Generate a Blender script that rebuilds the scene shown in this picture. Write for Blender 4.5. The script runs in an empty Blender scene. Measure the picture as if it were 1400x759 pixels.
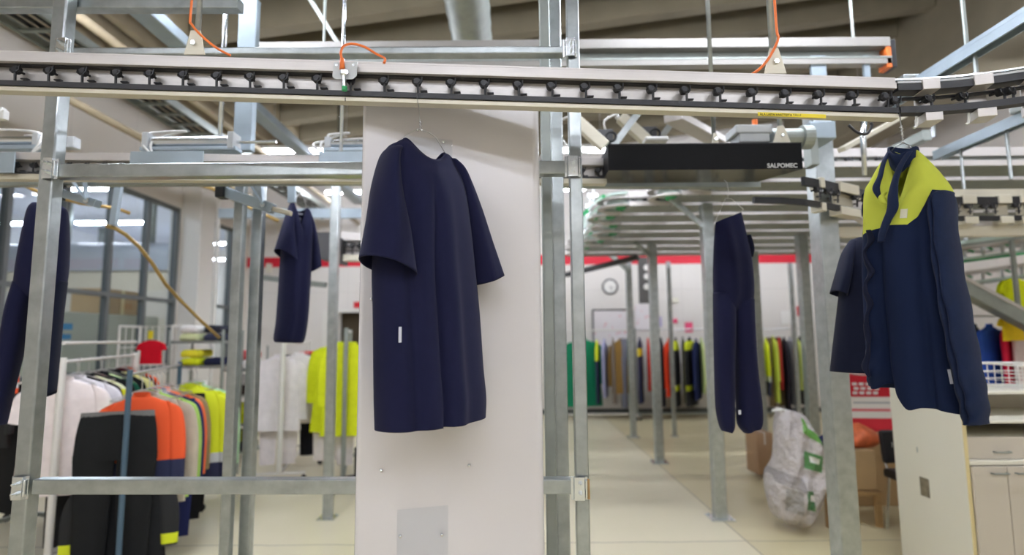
import bpy, bmesh, math, random
from mathutils import Vector, Matrix
from mathutils.bvhtree import BVHTree

random.seed(7)
SC = bpy.context.scene
COL = SC.collection
PI = math.pi

# ------------------------------------------------------------------ camera
FPX, CX, CY = 770.0, 700.0, 379.5
EYE = Vector((0.0, 0.0, 1.55))
PITCH = math.atan(82.0 / FPX)
ROLL = math.radians(-0.48)
RCAM = Matrix.Rotation(PI / 2 + PITCH, 3, 'X') @ Matrix.Rotation(ROLL, 3, 'Z')
cam_data = bpy.data.cameras.new('camera')
cam = bpy.data.objects.new('camera', cam_data)
COL.objects.link(cam)
cam.matrix_world = Matrix.Translation(EYE) @ RCAM.to_4x4()
cam_data.sensor_width = 36.0
cam_data.lens = FPX / 1400.0 * 36.0
cam_data.clip_start = 0.05
cam_data.clip_end = 100
cam_data.dof.use_dof = True
cam_data.dof.focus_distance = 1.82
cam_data.dof.aperture_fstop = 1.35
SC.camera = cam


def ray(px, py):
    return RCAM @ Vector(((px - CX) / FPX, -(py - CY) / FPX, -1.0))


def P(px, py, Y):
    """The point at depth Y seen along the photograph's line of sight."""
    d = ray(px, py)
    return EYE + d * (Y / d.y)


def PX(px, py, X):
    d = ray(px, py)
    return EYE + d * (X / d.x)


def PZ(px, py, Z):
    d = ray(px, py)
    return EYE + d * ((Z - EYE.z) / d.z)


# ------------------------------------------------------------------ naming
MATW = {}


def link(o):
    COL.objects.link(o)
    return o


def tag(o, label=None, cat=None, group=None, kind=None):
    if label:
        o['label'] = label
    if cat:
        o['category'] = cat
    if group:
        o['group'] = group
    if kind:
        o['kind'] = kind
    return o


def thing(name, label, cat, loc=(0, 0, 0), rotz=0.0, group=None):
    o = link(bpy.data.objects.new(name, None))
    o.location = loc
    o.rotation_euler = (0, 0, rotz)
    o.empty_display_size = 0.1
    MATW[o.name] = Matrix.Translation(Vector(loc)) @ Matrix.Rotation(rotz, 4, 'Z')
    return tag(o, label, cat, group)


def root_of(o):
    while o.parent is not None:
        o = o.parent
    return o


def set_mat(o, m):
    """object-level material, so that copies may share a mesh"""
    if not o.data.materials:
        o.data.materials.append(None)
    o.material_slots[0].link = 'OBJECT'
    o.material_slots[0].material = m


def copy_tree(o, parent=None):
    c = o.copy()
    link(c)
    if parent is not None:
        c.parent = parent
    for ch in list(o.children):
        copy_tree(ch, c)
    return c


# ------------------------------------------------------------------ mesh builder
def frame_from(d, up=Vector((0, 0, 1))):
    d = d.normalized()
    if abs(d.dot(up)) > 0.995:
        up = Vector((0, 1, 0))
    x = d.cross(up).normalized()
    z = x.cross(d).normalized()
    return x, z


class MB:
    def __init__(self):
        self.v, self.f, self.mi = [], [], []

    def add(self, vs, fs, m=0):
        b = len(self.v)
        self.v += [Vector(p) for p in vs]
        self.f += [tuple(b + i for i in f) for f in fs]
        self.mi += [m] * len(fs)
        return self

    def box(self, c, s, rot=None, m=0):
        c = Vector(c)
        h = Vector(s) / 2
        vs = []
        for x in (-1, 1):
            for y in (-1, 1):
                for z in (-1, 1):
                    p = Vector((x * h.x, y * h.y, z * h.z))
                    if rot is not None:
                        p = rot @ p
                    vs.append(c + p)
        return self.add(vs, [(0, 1, 3, 2), (4, 6, 7, 5), (0, 4, 5, 1), (2, 3, 7, 6), (0, 2, 6, 4), (1, 5, 7, 3)], m)

    def box2(self, a, b, m=0):
        a, b = Vector(a), Vector(b)
        return self.box((a + b) / 2, [abs(x) for x in (b - a)], None, m)

    def bar(self, p0, p1, w, h, up=Vector((0, 0, 1)), m=0):
        p0, p1 = Vector(p0), Vector(p1)
        x, z = frame_from(p1 - p0, up)
        vs = []
        for p in (p0, p1):
            for a, b in ((-1, -1), (1, -1), (1, 1), (-1, 1)):
                vs.append(p + x * (a * w / 2) + z * (b * h / 2))
        return self.add(vs, [(3, 2, 1, 0), (4, 5, 6, 7), (0, 1, 5, 4), (1, 2, 6, 5), (2, 3, 7, 6), (3, 0, 4, 7)], m)

    def rbar(self, p0, p1, w, h, r, up=Vector((0, 0, 1)), m=0):
        """bar with rounded long edges"""
        p0, p1 = Vector(p0), Vector(p1)
        x, z = frame_from(p1 - p0, up)
        prof = []
        for cx, cz, a0 in ((1, 1, 0), (-1, 1, 90), (-1, -1, 180), (1, -1, 270)):
            for k in range(4):
                a = math.radians(a0 + 30 * k)
                prof.append((cx * (w / 2 - r) + r * math.cos(a), cz * (h / 2 - r) + r * math.sin(a)))
        n = len(prof)
        vs = [p + x * a + z * b for p in (p0, p1) for a, b in prof]
        fs = [(i, i + n, (i + 1) % n + n, (i + 1) % n) for i in range(n)]
        fs += [tuple(range(n)), tuple(range(2 * n - 1, n - 1, -1))]
        return self.add(vs, fs, m)

    def tube(self, pts, r, n=8, caps=True, m=0, closed=False):
        pts = [Vector(p) for p in pts]
        k = len(pts)
        rs = r if isinstance(r, (list, tuple)) else [r] * k
        vs, prevx = [], None
        for i, p in enumerate(pts):
            a = pts[(i - 1) % k] if (closed or i > 0) else p
            b = pts[(i + 1) % k] if (closed or i < k - 1) else p
            d = (b - a)
            if d.length < 1e-9:
                d = Vector((0, 0, 1))
            d.normalize()
            if prevx is None:
                x, z = frame_from(d)
            else:
                x = prevx - d * prevx.dot(d)
                x = x.normalized() if x.length > 1e-6 else frame_from(d)[0]
                z = x.cross(d).normalized()
            prevx = x
            for j in range(n):
                t = 2 * PI * j / n
                vs.append(p + x * (rs[i] * math.cos(t)) + z * (rs[i] * math.sin(t)))
        fs = []
        for i in range(k if closed else k - 1):
            for j in range(n):
                i2 = (i + 1) % k
                fs.append((i * n + j, i * n + (j + 1) % n, i2 * n + (j + 1) % n, i2 * n + j))
        if caps and not closed:
            fs += [tuple(range(n - 1, -1, -1)), tuple((k - 1) * n + j for j in range(n))]
        return self.add(vs, fs, m)

    def cyl(self, p0, p1, r, n=16, m=0):
        return self.tube([p0, p1], r, n, True, m)

    def prism(self, poly, origin, ux, uy, depth, m=0):
        """poly in (a,b) of the frame ux,uy at origin, pushed along uz = ux x uy by depth"""
        ux, uy = Vector(ux), Vector(uy)
        uz = ux.cross(uy).normalized()
        o = Vector(origin)
        n = len(poly)
        vs = [o + ux * a + uy * b for a, b in poly] + [o + ux * a + uy * b + uz * depth for a, b in poly]
        fs = [tuple(range(n - 1, -1, -1)), tuple(range(n, 2 * n))]
        fs += [(i, (i + 1) % n, (i + 1) % n + n, i + n) for i in range(n)]
        return self.add(vs, fs, m)

    def sweep(self, path, rect, m=0):
        """rect (w0,w1,v0,v1): w along the horizontal normal (away from the camera side), v up; swept along path"""
        w0, w1, v0, v1 = rect
        path = [Vector(p) for p in path]
        vs = []
        for i, p in enumerate(path):
            d = path[min(i + 1, len(path) - 1)] - path[max(i - 1, 0)]
            nrm = Vector((-d.y, d.x, 0)).normalized()
            for w, v in ((w0, v0), (w1, v0), (w1, v1), (w0, v1)):
                vs.append(p + nrm * w + Vector((0, 0, v)))
        fs = []
        for i in range(len(path) - 1):
            for j in range(4):
                fs.append((i * 4 + j, i * 4 + (j + 1) % 4, i * 4 + 4 + (j + 1) % 4, i * 4 + 4 + j))
        k = (len(path) - 1) * 4
        fs += [(3, 2, 1, 0), (k, k + 1, k + 2, k + 3)]
        return self.add(vs, fs, m)

    def loft(self, rings, cap0=False, cap1=False, m=0):
        n = len(rings[0])
        vs = [p for r in rings for p in r]
        fs = []
        for i in range(len(rings) - 1):
            for j in range(n):
                fs.append((i * n + j, i * n + (j + 1) % n, (i + 1) * n + (j + 1) % n, (i + 1) * n + j))
        if cap0:
            fs.append(tuple(range(n - 1, -1, -1)))
        if cap1:
            k = (len(rings) - 1) * n
            fs.append(tuple(k + j for j in range(n)))
        return self.add(vs, fs, m)

    def build(self, name, mat, parent=None, world=True, smooth=False, bevel=0.0, solid=0.0, sub=0, origin=None):
        me = bpy.data.meshes.new(name)
        o = bpy.data.objects.new(name, me)
        vs = self.v
        if parent is not None and world:
            r = root_of(parent)
            inv = MATW.get(r.name, Matrix.Translation(r.location)).inverted()
            vs = [inv @ p for p in vs]
        elif parent is None:
            if origin is None:
                lo = Vector([min(p[i] for p in vs) for i in range(3)])
                hi = Vector([max(p[i] for p in vs) for i in range(3)])
                origin = Vector(((lo.x + hi.x) / 2, (lo.y + hi.y) / 2, lo.z))
            origin = Vector(origin)
            vs = [p - origin for p in vs]
            o.location = origin
        me.from_pydata([tuple(p) for p in vs], [], self.f)
        ms = mat if isinstance(mat, (list, tuple)) else [mat]
        for mm in ms:
            me.materials.append(mm)
        if len(ms) > 1:
            me.polygons.foreach_set('material_index', self.mi)
        bm = bmesh.new()
        bm.from_mesh(me)
        bmesh.ops.recalc_face_normals(bm, faces=bm.faces)
        bm.to_mesh(me)
        bm.free()
        if smooth:
            me.polygons.foreach_set('use_smooth', [True] * len(me.polygons))
        me.update()
        link(o)
        if parent is not None:
            o.parent = parent
        if solid:
            md = o.modifiers.new('solid', 'SOLIDIFY')
            md.thickness = solid
            md.offset = -1
        if sub:
            md = o.modifiers.new('sub', 'SUBSURF')
            md.levels = md.render_levels = sub
        if bevel:
            md = o.modifiers.new('bevel', 'BEVEL')
            md.width = bevel
            md.segments = 2
            md.limit_method = 'ANGLE'
            md.angle_limit = math.radians(40)
        return o


def spline(pts, n=6):
    pts = [Vector(p) for p in pts]
    out = []
    for i in range(len(pts) - 1):
        p0, p1, p2, p3 = pts[max(i - 1, 0)], pts[i], pts[i + 1], pts[min(i + 2, len(pts) - 1)]
        for k in range(n):
            t = k / n
            out.append(0.5 * ((2 * p1) + (p2 - p0) * t + (2 * p0 - 5 * p1 + 4 * p2 - p3) * t * t + (3 * p1 - p0 - 3 * p2 + p3) * t ** 3))
    out.append(pts[-1])
    return out


# ------------------------------------------------------------------ materials
def nodes_of(name):
    m = bpy.data.materials.new(name)
    m.use_nodes = True
    nt = m.node_tree
    b = nt.nodes['Principled BSDF']
    return m, nt, b


def lin(c):
    """sRGB 0-255 -> linear rgba"""
    out = []
    for v in c[:3]:
        v = v / 255.0
        out.append(v / 12.92 if v <= 0.04045 else ((v + 0.055) / 1.055) ** 2.4)
    return (out[0], out[1], out[2], 1.0)


def mat(name, col, rough=0.5, metal=0.0, var=0.0, vscale=8.0, bump=0.0, bscale=200.0, coat=0.0, spec=0.5, sheen=0.0, stretch=None, emit=None, estr=0.0):
    m, nt, b = nodes_of(name)
    N, L = nt.nodes, nt.links
    c = lin(col)
    b.inputs['Base Color'].default_value = c
    b.inputs['Roughness'].default_value = rough
    b.inputs['Metallic'].default_value = metal
    b.inputs['Coat Weight'].default_value = coat
    b.inputs['Specular IOR Level'].default_value = spec
    b.inputs['Sheen Weight'].default_value = sheen
    tc = N.new('ShaderNodeTexCoord')
    src = tc.outputs['Object']
    if stretch:
        mp = N.new('ShaderNodeMapping')
        mp.inputs['Scale'].default_value = stretch
        L.new(src, mp.inputs['Vector'])
        src = mp.outputs['Vector']
    if var:
        n = N.new('ShaderNodeTexNoise')
        n.inputs['Scale'].default_value = vscale
        n.inputs['Detail'].default_value = 4
        L.new(src, n.inputs['Vector'])
        mr = N.new('ShaderNodeMapRange')
        mr.inputs[1].default_value = 0.25
        mr.inputs[2].default_value = 0.75
        mr.inputs[3].default_value = 1 - var
        mr.inputs[4].default_value = 1 + var
        L.new(n.outputs['Fac'], mr.inputs[0])
        mx = N.new('ShaderNodeMix')
        mx.data_type = 'RGBA'
        mx.blend_type = 'MULTIPLY'
        mx.inputs[0].default_value = 1.0
        mx.inputs[6].default_value = c
        L.new(mr.outputs[0], mx.inputs[7])
        L.new(mx.outputs[2], b.inputs['Base Color'])
    if bump:
        n2 = N.new('ShaderNodeTexNoise')
        n2.inputs['Scale'].default_value = bscale
        n2.inputs['Detail'].default_value = 3
        L.new(src, n2.inputs['Vector'])
        bp = N.new('ShaderNodeBump')
        bp.inputs['Strength'].default_value = bump
        bp.inputs['Distance'].default_value = 0.01
        L.new(n2.outputs['Fac'], bp.inputs['Height'])
        L.new(bp.outputs['Normal'], b.inputs['Normal'])
    if emit:
        b.inputs['Emission Color'].default_value = lin(emit)
        b.inputs['Emission Strength'].default_value = estr
    return m


def math_node(nt, op, a, b=None):
    n = nt.nodes.new('ShaderNodeMath')
    n.operation = op
    for i, x in enumerate((a, b)):
        if x is None:
            continue
        if isinstance(x, (int, float)):
            n.inputs[i].default_value = x
        else:
            nt.links.new(x, n.inputs[i])
    return n.outputs[0]


def mix_col(nt, fac, a, b):
    n = nt.nodes.new('ShaderNodeMix')
    n.data_type = 'RGBA'
    nt.links.new(fac, n.inputs[0])
    for i, x in ((6, a), (7, b)):
        if isinstance(x, (tuple, list)):
            n.inputs[i].default_value = x
        else:
            nt.links.new(x, n.inputs[i])
    return n.outputs[2]


def obj_xyz(nt):
    tc = nt.nodes.new('ShaderNodeTexCoord')
    s = nt.nodes.new('ShaderNodeSeparateXYZ')
    nt.links.new(tc.outputs['Object'], s.inputs[0])
    return s.outputs


def range_mask(nt, x, a, b):
    return math_node(nt, 'MULTIPLY', math_node(nt, 'GREATER_THAN', x, a), math_node(nt, 'LESS_THAN', x, b))


def mat_bands(name, base, bands, rough=0.85, axis=2, var=0.06):
    """cloth with sewn-on bands: bands (lo, hi, colour) along an object axis"""
    m, nt, b = nodes_of(name)
    xyz = obj_xyz(nt)
    cur = lin(base)
    for lo, hi, c in bands:
        cur = mix_col(nt, range_mask(nt, xyz[axis], lo, hi), cur, lin(c))
    if isinstance(cur, tuple):
        b.inputs['Base Color'].default_value = cur
    else:
        nt.links.new(cur, b.inputs['Base Color'])
    b.inputs['Roughness'].default_value = rough
    return m


def mat_patches(name, base, patches, rough=0.8, ax=(0, 2)):
    """surface with printed rectangles: (a0,a1,b0,b1,colour) on two object axes"""
    m, nt, b = nodes_of(name)
    xyz = obj_xyz(nt)
    cur = lin(base)
    for a0, a1, b0, b1, c in patches:
        k = math_node(nt, 'MULTIPLY', range_mask(nt, xyz[ax[0]], a0, a1), range_mask(nt, xyz[ax[1]], b0, b1))
        cur = mix_col(nt, k, cur, lin(c))
    nt.links.new(cur, b.inputs['Base Color'])
    b.inputs['Roughness'].default_value = rough
    return m


M = {}
M['galv'] = mat('galvanised_steel', (172, 178, 178), 0.3, 0.9, 0.16, 18, 0.03, 60)
M['galv_dull'] = mat('dull_galvanised_steel', (156, 162, 157), 0.5, 0.7, 0.10, 10)
M['galv_blue'] = mat('bluish_zinc_plate', (168, 182, 192), 0.45, 0.5, 0.08, 8)
M['zinc'] = mat('bright_zinc', (225, 230, 232), 0.22, 1.0, 0.05, 20)
M['alu'] = mat('anodised_aluminium', (202, 197, 194), 0.42, 0.35, 0.04, 30, stretch=(0.2, 1, 6))
M['alu_grey'] = mat('toned_down_aluminium', (158, 155, 150), 0.5, 0.3, 0.05, 12)  # aluminium darkened in colour to offset strong lamplight on the high conveyor
M['alu_beige'] = mat('beige_aluminium', (206, 200, 182), 0.45, 0.3, 0.04, 20, stretch=(0.2, 1, 6))
M['alu_plate'] = mat('brushed_aluminium_plate', (190, 186, 182), 0.4, 0.5, 0.12, 20, stretch=(1, 1, 3))
M['black'] = mat('black_plastic', (24, 24, 27), 0.45)
M['black_rubber'] = mat('black_rubber_strip', (38, 38, 42), 0.5)
M['black_gloss'] = mat('glossy_black_sheet', (20, 20, 22), 0.12, 0.0, coat=0.5)
M['black_satin'] = mat('satin_black_paint', (16, 16, 18), 0.5, spec=0.12)
M['dark_grey'] = mat('dark_grey_paint', (70, 70, 72), 0.5)
M['steel_thin'] = mat('steel_wire', (200, 200, 200), 0.3, 0.9)
M['white_paint'] = mat('white_powder_coat', (225, 222, 216), 0.4)
M['white_plastic'] = mat('white_plastic', (222, 222, 218), 0.4)
M['grey_plastic'] = mat('pale_grey_plastic', (196, 200, 202), 0.45)
M['panel'] = mat('white_gloss_laminate', (222, 218, 219), 0.22, 0.0, 0.012, 3, spec=0.4)
M['orange'] = mat('orange_cable', (236, 120, 52), 0.5)
M['blue_post'] = mat('blue_grey_paint', (74, 98, 116), 0.5)
M['brass'] = mat('dull_brass_pipe', (165, 138, 84), 0.4, 0.5)
M['concrete'] = mat('brown_grey_concrete', (122, 113, 93), 0.9, 0.0, 0.10, 3.0, 0.1, 40)
M['concrete_slab'] = mat('shaded_concrete_slab', (96, 89, 74), 0.9, 0.0, 0.08, 3.0)  # rib concrete made darker: shade between the ribs put into the colour
M['tan_beam'] = mat('tan_painted_beam', (164, 150, 124), 0.8, 0.0, 0.06, 4)
M['dark_frame'] = mat('dark_grey_window_frame', (100, 104, 104), 0.5)
M['green'] = mat('green_plastic', (44, 160, 96), 0.45)
M['clear_green'] = mat('pale_green_grey_plastic', (190, 208, 200), 0.3)
M['cardboard'] = mat('brown_cardboard', (176, 146, 104), 0.85, 0.0, 0.06, 6)
M['wood'] = mat('wooden_board', (172, 138, 90), 0.6, 0.0, 0.12, 6, stretch=(1, 8, 8))
M['yellow_sticker'] = mat('yellow_sticker', (236, 214, 38), 0.5)
M['ink'] = mat('dark_ink', (30, 26, 16), 0.7)
M['white_ink'] = mat('silver_lettering', (214, 214, 214), 0.5)
M['paper'] = mat('white_paper', (232, 230, 226), 0.7)
M['pink_paper'] = mat('pink_paper', (236, 84, 128), 0.7)
M['red_paint'] = mat('red_paint', (206, 22, 40), 0.5)
M['navy'] = mat('navy_twill', (25, 27, 56), 0.85, 0.0, 0.06, 40, 0.12, 900, sheen=0.04, spec=0.15)
M['navy_dark'] = mat('dark_navy_twill', (22, 26, 46), 0.88, 0.0, 0.06, 40, 0.12, 900, sheen=0.04, spec=0.15)
M['navy_blue'] = mat('navy_jersey', (26, 36, 62), 0.88, 0.0, 0.10, 50, 0.18, 900, sheen=0.04, spec=0.15)
M['label_white'] = mat('woven_label', (206, 208, 220), 0.8)
M['cabinet'] = mat('cream_laminate', (226, 222, 206), 0.4)
M['cabinet_door'] = mat('beige_laminate', (198, 190, 177), 0.4)
M['edge_band'] = mat('yellowed_edge_band', (216, 200, 150), 0.5)


def mat_wall(name, col, joint=1.0, jdark=0.75, horiz=None, stripe=None, axis=0):
    """wall of sheet panels with fine joints; an optional painted stripe (z0,z1,colour)"""
    m, nt, b = nodes_of(name)
    xyz = obj_xyz(nt)
    fr = math_node(nt, 'FRACT', math_node(nt, 'DIVIDE', math_node(nt, 'ADD', xyz[axis], 100.0), joint))
    k = math_node(nt, 'LESS_THAN', fr, 0.012 / joint)
    if horiz:
        fz = math_node(nt, 'FRACT', math_node(nt, 'DIVIDE', xyz[2], horiz))
        k = math_node(nt, 'MAXIMUM', k, math_node(nt, 'LESS_THAN', fz, 0.014 / horiz))
    c = lin(col)
    cur = mix_col(nt, k, c, (c[0] * jdark, c[1] * jdark, c[2] * jdark, 1))
    if stripe:
        cur = mix_col(nt, range_mask(nt, xyz[2], stripe[0], stripe[1]), cur, lin(stripe[2]))
    nt.links.new(cur, b.inputs['Base Color'])
    b.inputs['Roughness'].default_value = 0.55
    return m


def mat_floor():
    m, nt, b = nodes_of('epoxy_floor')
    N, L = nt.nodes, nt.links
    xyz = obj_xyz(nt)
    tc = N.new('ShaderNodeTexCoord')
    n = N.new('ShaderNodeTexNoise')
    n.inputs['Scale'].default_value = 0.9
    n.inputs['Detail'].default_value = 6
    L.new(tc.outputs['Object'], n.inputs['Vector'])
    aisle = range_mask(nt, xyz[0], -30, 1.76)
    cur = mix_col(nt, aisle, lin((212, 200, 160)), lin((228, 219, 190)))
    cur = mix_col(nt, math_node(nt, 'MULTIPLY', n.outputs['Fac'], 0.3), cur, lin((194, 184, 150)))
    # joints and scuffs
    jx = math_node(nt, 'LESS_THAN', math_node(nt, 'ABSOLUTE', math_node(nt, 'SUBTRACT', xyz[0], 1.76)), 0.006)
    n2 = N.new('ShaderNodeTexNoise')
    n2.inputs['Scale'].default_value = 3.0
    L.new(tc.outputs['Object'], n2.inputs['Vector'])
    wob = math_node(nt, 'MULTIPLY', n2.outputs['Fac'], 0.05)
    jy = math_node(nt, 'LESS_THAN', math_node(nt, 'ABSOLUTE', math_node(nt, 'SUBTRACT', math_node(nt, 'ADD', xyz[1], wob), 4.48)), 0.007)
    jy2 = math_node(nt, 'LESS_THAN', math_node(nt, 'ABSOLUTE', math_node(nt, 'SUBTRACT', math_node(nt, 'ADD', xyz[1], wob), 8.1)), 0.006)
    k = math_node(nt, 'MAXIMUM', math_node(nt, 'MAXIMUM', jx, jy), jy2)
    cur = mix_col(nt, math_node(nt, 'MULTIPLY', k, 0.6), cur, lin((110, 102, 84)))
    v = N.new('ShaderNodeTexNoise')
    v.inputs['Scale'].default_value = 5.0
    v.inputs['Detail'].default_value = 8
    L.new(tc.outputs['Object'], v.inputs['Vector'])
    sc = math_node(nt, 'MULTIPLY', math_node(nt, 'GREATER_THAN', v.outputs['Fac'], 0.74), 0.5)
    cur = mix_col(nt, sc, cur, lin((120, 112, 92)))
    L.new(cur, b.inputs['Base Color'])
    mr = N.new('ShaderNodeMapRange')
    mr.inputs[3].default_value = 0.22
    mr.inputs[4].default_value = 0.42
    L.new(n.outputs['Fac'], mr.inputs[0])
    L.new(mr.outputs[0], b.inputs['Roughness'])
    b.inputs['Specular IOR Level'].default_value = 0.45
    return m


def mat_glass(name, tint=(235, 240, 242)):
    m, nt, b = nodes_of(name)
    N, L = nt.nodes, nt.links
    N.remove(b)
    g = N.new('ShaderNodeBsdfGlossy')
    g.inputs['Roughness'].default_value = 0.02
    t = N.new('ShaderNodeBsdfTransparent')
    t.inputs['Color'].default_value = lin(tint)
    fr = N.new('ShaderNodeLayerWeight')
    fr.inputs['Blend'].default_value = 0.12
    mx = N.new('ShaderNodeMixShader')
    L.new(math_node(nt, 'ADD', math_node(nt, 'MULTIPLY', fr.outputs['Facing'], 0.16), 0.015), mx.inputs[0])
    L.new(t.outputs[0], mx.inputs[1])
    L.new(g.outputs[0], mx.inputs[2])
    L.new(mx.outputs[0], N['Material Output'].inputs['Surface'])
    return m


def mat_emit(name, col, s):
    m, nt, b = nodes_of(name)
    b.inputs['Base Color'].default_value = (0.8, 0.8, 0.8, 1)
    b.inputs['Emission Color'].default_value = lin(col)
    b.inputs['Emission Strength'].default_value = s
    return m


M['floor'] = mat_floor()
M['glass'] = mat_glass('window_glass')
M['perspex'] = mat_glass('clear_acrylic', (251, 252, 253))
M['lamp'] = mat_emit('lit_lamp_diffuser', (238, 243, 255), 125.0)
M['lamp_front'] = mat_emit('lit_soft_lamp_diffuser', (238, 243, 255), 72.0)
M['lamp_cool'] = mat_emit('lit_cool_lamp_diffuser', (236, 242, 255), 85.0)
M['wall_left'] = mat_wall('grey_sheet_wall', (220, 214, 206), 1.2, 0.85, axis=1)
M['wall_back'] = mat_wall('white_sheet_wall', (222, 217, 212), 1.15, 0.88, horiz=1.25, stripe=(3.04, 3.25, (214, 18, 48)))
M['wall_plain'] = mat_wall('pale_sheet_wall', (214, 208, 200), 1.2, 0.9, axis=1)
# ================================================================== setting
O0 = (0, 0, 0)


def structure(mb, name, m, parent=None, **k):
    o = mb.build(name, m, parent, origin=O0, **k) if parent is None else mb.build(name, m, parent, **k)
    if parent is None:
        o['kind'] = 'structure'
    return o


XL, XR, YB, YF = -5.5, 8.0, -4.2, 11.6
mb = MB(); mb.box2((-14.2, YB - 0.2, -0.2), (XR + 0.2, YF + 0.2, 0.0)); mb.box2((-14.2, YF + 0.2, -0.2), (XL, 22.2, 0.0))
structure(mb, 'floor', M['floor'])


def roof_z(x):
    return 4.72 + 0.137 * (x + 3.5) + 0.42


# far wall, with the dark service opening on its left part
mb = MB()
oa, ob = P(462, 482, YF), P(500, 427, YF)
mb.box2((XL - 0.2, YF, 0), (oa.x, YF + 0.2, 7.2))
mb.box2((oa.x, YF, ob.z), (ob.x, YF + 0.2, 7.2))
mb.box2((oa.x, YF, 0), (ob.x, YF + 0.2, oa.z))
mb.box2((ob.x, YF, 0), (XR + 0.2, YF + 0.2, 7.2))
structure(mb, 'wall_back', M['wall_back'])
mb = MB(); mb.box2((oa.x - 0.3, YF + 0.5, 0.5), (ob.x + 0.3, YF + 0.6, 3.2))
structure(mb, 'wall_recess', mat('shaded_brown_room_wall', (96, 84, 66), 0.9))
mb = MB()
for a, b in (((oa.x - .07, oa.z - .07), (oa.x, ob.z + .07)), ((ob.x, oa.z - .07), (ob.x + .07, ob.z + .07)),
             ((oa.x, ob.z), (ob.x, ob.z + .07)), ((oa.x, oa.z - .07), (ob.x, oa.z))):
    mb.box2((a[0], YF - 0.03, a[1]), (b[0], YF, b[1]))
structure(mb, 'trim_1', M['white_paint'])
mb = MB(); mb.box2((XR, YB, 0), (XR + 0.2, YF, 7.2)); structure(mb, 'wall_right', M['wall_plain'])
mb = MB(); mb.box2((XL - 0.2, YB - 0.2, 0), (XR + 0.2, YB, 7.2)); structure(mb, 'wall_front', M['wall_plain'])
# white door in the far wall, left of the opening
d0, d1 = P(438, 560, YF), P(459, 425, YF)
mb = MB(); mb.box2((d0.x, YF - 0.05, 0.0), (d1.x, YF - 0.005, d1.z))
dr = structure(mb, 'door_1', M['white_paint'], bevel=0.006)
mb = MB(); mb.bar((d1.x - .08, YF - 0.1, 1.02), (d1.x - .2, YF - 0.1, 1.02), 0.02, 0.02); mb.cyl((d1.x - .08, YF - 0.05, 1.02), (d1.x - .08, YF - 0.1, 1.02), 0.012)
mb.build('door_handle', M['zinc'], dr, world=False)

# glazed wall on the left
ZS, ZT, ZH = 1.1, 2.18, 3.73
W1 = (2.82, 9.2)
W2 = (9.86, 10.99)
mb = MB()
mb.box2((XL - 0.16, YB, 0), (XL, YF, ZS))
mb.box2((XL - 0.16, YB, ZH), (XL, YF, 5.0))
mb.box2((XL - 0.16, YB, ZS), (XL, W1[0], ZH))
mb.box2((XL - 0.16, W1[1], ZS), (XL, W2[0], ZH))
mb.box2((XL - 0.16, W2[1], ZS), (XL, YF, ZH))
structure(mb, 'wall_left', M['wall_left'])
mb = MB(); mb.box2((XL, 9.24, 0), (XL + 0.32, 9.7, 4.75)); structure(mb, 'pillar_1', M['white_paint'], bevel=0.01)


def window(n, y0, y1, mull):
    mb = MB()
    t, d = 0.055, 0.09
    x = XL - 0.05
    for z in (ZS + t / 2, ZH - t / 2):
        mb.bar((x, y0, z), (x, y1, z), d, t)
    for y in [y0 + t / 2] + mull + [y1 - t / 2]:
        mb.bar((x, y, ZS + t), (x, y, ZH - t), t, d, up=Vector((1, 0, 0)))
    ys = [y0 + t / 2] + mull + [y1 - t / 2]
    for a, b in zip(ys, ys[1:]):
        mb.bar((x, a + t / 2, ZT), (x, b - t / 2, ZT), d, t)
    w = structure(mb, 'window_%d' % n, M['dark_frame'])
    for a, b in zip(ys, ys[1:]):
        for z0, z1 in ((ZS + t, ZT - t / 2), (ZT + t / 2, ZH - t)):
            g = MB(); g.box2((x - 0.006, a + t / 2, z0), (x + 0.006, b - t / 2, z1))
            g.build('pane', M['glass'], w, world=False)
    return w


window(1, W1[0], W1[1], [3.62, 4.42, 5.25, 6.07, 6.87, 7.66, 8.43])
window(2, W2[0], W2[1], [10.17])

# the neighbouring hall seen through the glass
mb = MB(); mb.box2((-14.2, YB, 0), (-14.0, 22.2, 5.4)); structure(mb, 'wall_west', mat_wall('pale_hall_wall', (226, 228, 234), 1.5, 0.9, horiz=1.5, axis=1))
mb = MB(); mb.box2((-14, 22, 0), (XL, 22.2, 5.4)); mb.box2((XL - .2, YF + .2, 0), (XL, 22, 5.4)); structure(mb, 'wall_north', M['wall_plain'])
mb = MB(); mb.box2((-14, YB - 0.2, 0), (XL - 0.2, YB, 5.4)); structure(mb, 'wall_south', M['wall_plain'])
mb = MB(); mb.box2((-14.2, YB - 0.2, 5.1), (XL - 0.16, 22.2, 5.3)); structure(mb, 'ceiling_hall', mat('pale_blue_white_ceiling', (206, 210, 226), 0.8))

# roof: sloping slab, ribs across, beams along the left, girder on the right
mb = MB()
prof = [(XL - 0.2, roof_z(-3.5)), (-3.5, roof_z(-3.5)), (XR + 0.2, roof_z(XR + 0.2))]
poly = prof + [(x, z + 0.25) for x, z in reversed(prof)]
mb.prism(poly, (0, YF + 0.2, 0), (1, 0, 0), (0, 0, 1), YF - YB + 0.4)
ceil = structure(mb, 'ceiling', M['concrete_slab'])
y = -3.6
while y < YF:
    rb = MB()
    xa, xb = -3.4, 5.8
    za, zb = roof_z(xa), roof_z(xb)
    vs = []
    for x, z in ((xa, za), (xb, zb)):
        vs += [(x, y - .13, z), (x, y + .13, z), (x, y + .085, z - .42), (x, y - .085, z - .42)]
    rb.add(vs, [(0, 1, 2, 3), (7, 6, 5, 4), (0, 4, 5, 1), (1, 5, 6, 2), (2, 6, 7, 3), (3, 7, 4, 0)])
    rb.build('rib', M['concrete'], ceil, world=False)
    y += 0.78
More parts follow.
